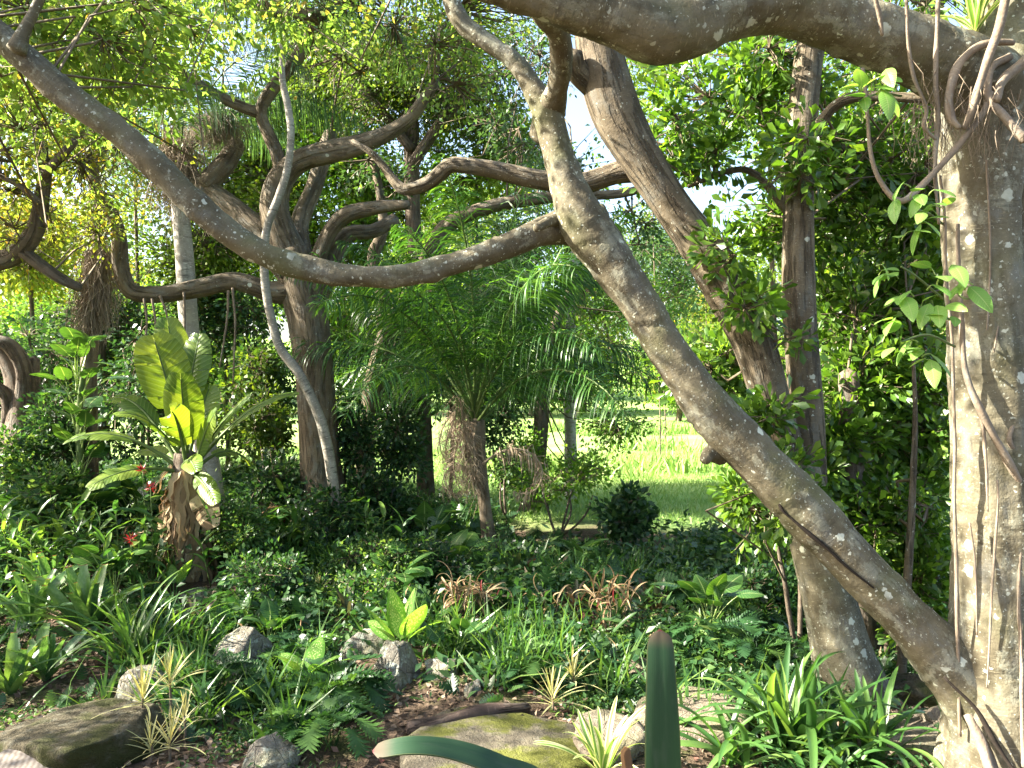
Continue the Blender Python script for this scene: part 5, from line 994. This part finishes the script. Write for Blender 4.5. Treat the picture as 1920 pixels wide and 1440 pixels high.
# dark glossy shrub and thin-stemmed shrub at the lawn edge
bush('round_shrub', 'low rounded dark shrub at the sunny lawn edge', 1178, 9.4, [vol(1178, 975, 9.4, 62, 36, .35, 110), vol(1180, 935, 9.4, 30, 20, .2, 26)], [(1160, 970), (1195, 960), (1178, 950)], 'under_leaf', .12, T_OVAL, 9, .12, .1)
bush('thin_stem_shrub', 'open thin-stemmed shrub left of the round dark shrub', 1050, 9.8, [vol(1050, 905, 9.8, 75, 36, .4, 46), vol(1100, 880, 9.8, 50, 30, .3, 26), vol(1010, 930, 9.8, 40, 24, .3, 18)], [(1010, 900), (1050, 880), (1085, 890), (1110, 930), (1040, 910)], 'fresh_leaf', .09, T_OVAL, 7, .12, .2, sw=.016)
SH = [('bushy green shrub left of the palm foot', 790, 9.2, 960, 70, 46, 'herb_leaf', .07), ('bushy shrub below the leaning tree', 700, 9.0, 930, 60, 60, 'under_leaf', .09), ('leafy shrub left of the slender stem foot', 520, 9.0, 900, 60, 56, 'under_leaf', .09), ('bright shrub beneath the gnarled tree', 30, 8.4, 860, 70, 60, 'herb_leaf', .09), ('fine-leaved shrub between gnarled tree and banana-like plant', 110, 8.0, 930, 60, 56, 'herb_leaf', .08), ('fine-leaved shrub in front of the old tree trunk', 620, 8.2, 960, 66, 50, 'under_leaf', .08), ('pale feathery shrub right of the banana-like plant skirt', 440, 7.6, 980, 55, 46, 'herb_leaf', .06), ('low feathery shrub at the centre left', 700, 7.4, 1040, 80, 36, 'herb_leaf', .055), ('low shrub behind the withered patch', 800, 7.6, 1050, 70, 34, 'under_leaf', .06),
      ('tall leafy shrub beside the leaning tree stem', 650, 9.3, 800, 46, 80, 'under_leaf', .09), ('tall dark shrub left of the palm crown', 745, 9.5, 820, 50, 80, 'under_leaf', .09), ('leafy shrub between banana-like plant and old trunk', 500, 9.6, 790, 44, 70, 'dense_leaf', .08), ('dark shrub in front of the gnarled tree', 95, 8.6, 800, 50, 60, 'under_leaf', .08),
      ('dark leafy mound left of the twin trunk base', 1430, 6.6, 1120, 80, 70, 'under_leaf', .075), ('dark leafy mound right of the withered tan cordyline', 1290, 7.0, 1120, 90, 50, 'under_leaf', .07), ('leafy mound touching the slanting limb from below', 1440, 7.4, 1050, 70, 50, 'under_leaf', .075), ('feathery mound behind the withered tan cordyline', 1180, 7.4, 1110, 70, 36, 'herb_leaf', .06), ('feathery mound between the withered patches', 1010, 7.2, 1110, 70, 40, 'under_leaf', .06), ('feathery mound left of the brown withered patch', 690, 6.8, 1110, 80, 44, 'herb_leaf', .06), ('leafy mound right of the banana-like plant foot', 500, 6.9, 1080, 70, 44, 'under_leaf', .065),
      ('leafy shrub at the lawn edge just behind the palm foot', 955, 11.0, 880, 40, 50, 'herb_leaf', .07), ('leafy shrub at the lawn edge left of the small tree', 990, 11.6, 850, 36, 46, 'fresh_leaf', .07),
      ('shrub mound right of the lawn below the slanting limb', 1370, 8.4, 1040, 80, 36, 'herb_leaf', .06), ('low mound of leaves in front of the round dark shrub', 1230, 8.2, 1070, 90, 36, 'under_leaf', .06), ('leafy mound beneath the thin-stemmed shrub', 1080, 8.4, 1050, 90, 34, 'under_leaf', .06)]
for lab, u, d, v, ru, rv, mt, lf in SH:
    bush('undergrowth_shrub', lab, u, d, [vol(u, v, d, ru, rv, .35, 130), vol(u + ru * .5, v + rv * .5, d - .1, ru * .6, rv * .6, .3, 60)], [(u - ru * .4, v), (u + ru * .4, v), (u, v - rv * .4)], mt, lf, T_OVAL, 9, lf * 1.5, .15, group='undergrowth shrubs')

# ================================================================== FOREGROUND BROMELIAD
fb = thing('foreground_bromeliad', 'foreground bromeliad with one upright and one arching red-tipped leaf', 'bromeliad', (.22, 1.32, float(gh(.22, 1.32)))); b0 = np.array(fb.location)
def near_leaf(pts, ws, face, mat='near_bromeliad'):
    q = spline(pts, .008); n = len(q); s_ = np.concatenate([[0], np.cumsum(np.linalg.norm(np.diff(q[:, :3], axis=0), axis=1))]); rem = s_[-1] - s_; tl = ws[1] * 1.0
    w = ws[1] * np.interp(s_ / s_[-1], [0, .25, .6, .85, 1], [ws[0] / ws[1], .95, 1.05, .86, .62]) * np.sqrt(np.clip(1 - np.clip(1 - rem / tl, 0, 1) ** 2.2, 0, 1)); mb = MB(); f = np.tile(np.asarray(face, float), (n, 1))
    V, qd, C = strip(q[:, :3], w, f, .10, 5, .13); V2, qd2, C2 = strip(q[:, :3] - unit(f) * .003, w * .985, f, .10, 5, .13); m = len(V)
    mb.add(V, [qd], C); mb.add(V2, [qd2[:, ::-1]], C2); part('leaf', mb, M[mat], fb)
near_leaf([b0 + (0, 0, .02), P(1248, 1750, 1.22), P(1246, 1560, 1.2), P(1243, 1400, 1.19), P(1240, 1270, 1.19), P(1238, 1180, 1.2)], (.02, .031), (.05, -1, .1))
near_leaf([b0 + (-.02, 0, .02), P(1110, 1600, 1.22), P(1020, 1470, 1.18), P(940, 1434, 1.14), P(850, 1404, 1.12), P(770, 1396, 1.1), P(698, 1408, 1.1)], (.018, .020), (.0, -.55, .9))
near_leaf([b0 + (-.01, .02, .02), P(1200, 1600, 1.4), P(1180, 1460, 1.4), P(1172, 1400, 1.38)], (.012, .014), (.3, -1, 0), 'dry_leaf')
for k in range(7):
    th = 3.6 + k * .75; d = np.array([math.cos(th), math.sin(th), 0]); near_leaf([b0, b0 + d * .08 + (0, 0, .22), b0 + d * .25 + (0, 0, .34), b0 + d * .42 + (0, 0, .24)], (.02, .027), -d + np.array([0, 0, .8]))

# ================================================================== STUFF: ground cover, litter, lawn grass
def field(name, label, cat, n, xr, yr, size, hgt, tmpl, mat, keep=.0, f=.9, per=5, seed=0, ymask=None, clump=.12, axz=.5, wid=1.0):
    r_ = np.random.default_rng(seed); x = r_.uniform(*xr, n); y = r_.uniform(*yr, n); v = (np.abs((x / y)) < .78)
    x, y = x[v], y[v]; nz = np.array([mnoise.noise(Vector((a * f, b * f, seed * 3.7))) + .5 * mnoise.noise(Vector((a * f * 3, b * f * 3, seed))) for a, b in zip(x, y)]); k = nz > keep
    if ymask is not None: k &= ymask(x, y, r_)
    x, y, nz = x[k], y[k], nz[k]; m = len(x); hh = hgt * (.35 + .65 * sstep(4.8, 7.2, y)) * (.35 + .9 * np.clip(nz - keep, 0, .8) + .5 * r_.random(m)); c = np.column_stack([x, y, gh(x, y)])
    pos = np.repeat(c, per, 0); q = len(pos); off = r_.normal(size=(q, 3)) * (clump, clump, 0); off[:, 2] = np.repeat(hh, per) * r_.random(q) ** .7; pos = pos + off
    ax = r_.normal(size=(q, 3)) * (1, 1, .4) + (0, 0, axz); nr = r_.normal(size=(q, 3)) * .5 + (0, 0, 1.0); mb = MB(); scatter(mb, tmpl, pos, ax, nr, size * (.6 + .7 * r_.random(q)), wid)
    o = obj(name, mb.mesh(name, M[mat])); o['kind'] = 'stuff'; o['label'] = label; o['category'] = cat; return o
for u_, v_, a_, b_ in ((60, 1185, .35, .5), (165, 1192, .38, .5), (85, 1275, .3, .35), (200, 1340, .4, .25), (752, 1238, .2, .4), (280, 1400, .3, .2), (520, 1415, .25, .2), (370, 1105, .3, .5), (1140, 1190, .25, .35), (880, 1165, .35, .35), (255, 1245, .25, .3), (1035, 1320, .3, .3)):
    p_ = at(u_, v_); EXCL.append((p_[0], p_[1] - b_ * .4, a_, b_))
def shade_bed(x, y, r_):      # planted beds; the path stones and the litter patch stay open
    ex = np.zeros(len(x), bool)
    for a, b, ra, rb in EXCL: ex |= ((x - a) / ra) ** 2 + ((y - b) / rb) ** 2 < 1
    open_ = ex | (((x + .05) / 1.15) ** 2 + ((y - 4.25) / .62) ** 2 < 1); open2 = (x > .1) & (x < 1.3) & (y < 4.6) & (y > 3.9); return ~(open_ | open2 | ((x > .25 + .6 * np.sin(y)) & (y > 9.0 + .3 * np.sin(x * 3))))
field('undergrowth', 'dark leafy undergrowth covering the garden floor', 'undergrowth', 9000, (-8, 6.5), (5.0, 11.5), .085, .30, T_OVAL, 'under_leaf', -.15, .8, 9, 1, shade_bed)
field('undergrowth', 'finer light green undergrowth between the plants', 'undergrowth', 8000, (-8, 6.5), (4.6, 11.8), .055, .22, T_LANCE, 'herb_leaf', .0, 1.0, 9, 2, shade_bed)
field('fern_cover', 'low ferny ground cover spreading over the bank', 'ground cover', 2300, (-7, 6), (6.0, 11.0), .17, .24, T_FERN, 'lobed_leaf', -.05, .9, 4, 3, shade_bed, .16)
field('low_cover', 'low tangled leaves filling the gaps between stones', 'ground cover', 9000, (-3.6, 3.4), (3.7, 7.2), .055, .15, T_LANCE, 'under_leaf', -.12, 1.5, 8, 14, shade_bed, .08)
field('fern_sprigs', 'small ferny sprigs along the near bed', 'ground cover', 1500, (-3.6, 3.4), (4.1, 7.0), .10, .14, T_FERN, 'under_leaf', -.05, 1.2, 4, 15, shade_bed, .10)
field('ground_cover', 'small bright ground-cover leaves in sunlit patches', 'ground cover', 5000, (-3.2, 3.2), (3.6, 7.0), .034, .05, T_OVAL, 'herb_leaf', .02, 1.3, 8, 4, shade_bed, .06)
field('sunny_cover', 'bright small-leaved ground cover beside the upright foreground leaf', 'ground cover', 2000, (.3, 2.0), (4.55, 6.2), .035, .10, T_OVAL, 'herb_leaf', -.3, 1.3, 8, 16, None, .07)
field('leaf_litter', 'brown fallen leaves and chips scattered over the soil', 'leaf litter', 9000, (-4, 4), (3.2, 7.0), .05, .012, T_OVAL, 'litter', -.4, 1.2, 3, 5, None, .06, .05)
field('dry_debris', 'dry tan leaves caught among the undergrowth', 'leaf litter', 700, (-6, 5), (4.6, 9.5), .10, .30, T_LANCE, 'dry_leaf', .12, 1.1, 3, 17, shade_bed, .12)
field('weed_stems', 'pale thin weeds with narrow leaves standing above the undergrowth', 'weeds', 240, (-5.5, 1.5), (5.2, 9.0), .09, .62, T_LANCE, 'herb_leaf', .0, .9, 26, 18, shade_bed, .035)
field('grass_tufts', 'thin grass blades among the undergrowth', 'grass', 2600, (-6, 5), (4.2, 10.5), .34, .02, T_BLADE, 'strap', .05, .8, 9, 6, shade_bed, .05, 1.6)
field('lawn_grass', 'bright lawn grass in the sunny clearing', 'grass', 15000, (-5, 9), (10.8, 22), .09, .02, T_BLADE, 'grass', -2, .5, 5, 7, None, .12, 1.8, 2.2)
field('tall_grass', 'tall grass tufts standing in the clearing', 'grass', 2200, (0, 12), (16, 34), .4, .02, T_BLADE, 'grass', .25, .25, 8, 8, None, .2, 2.2, 2.0)
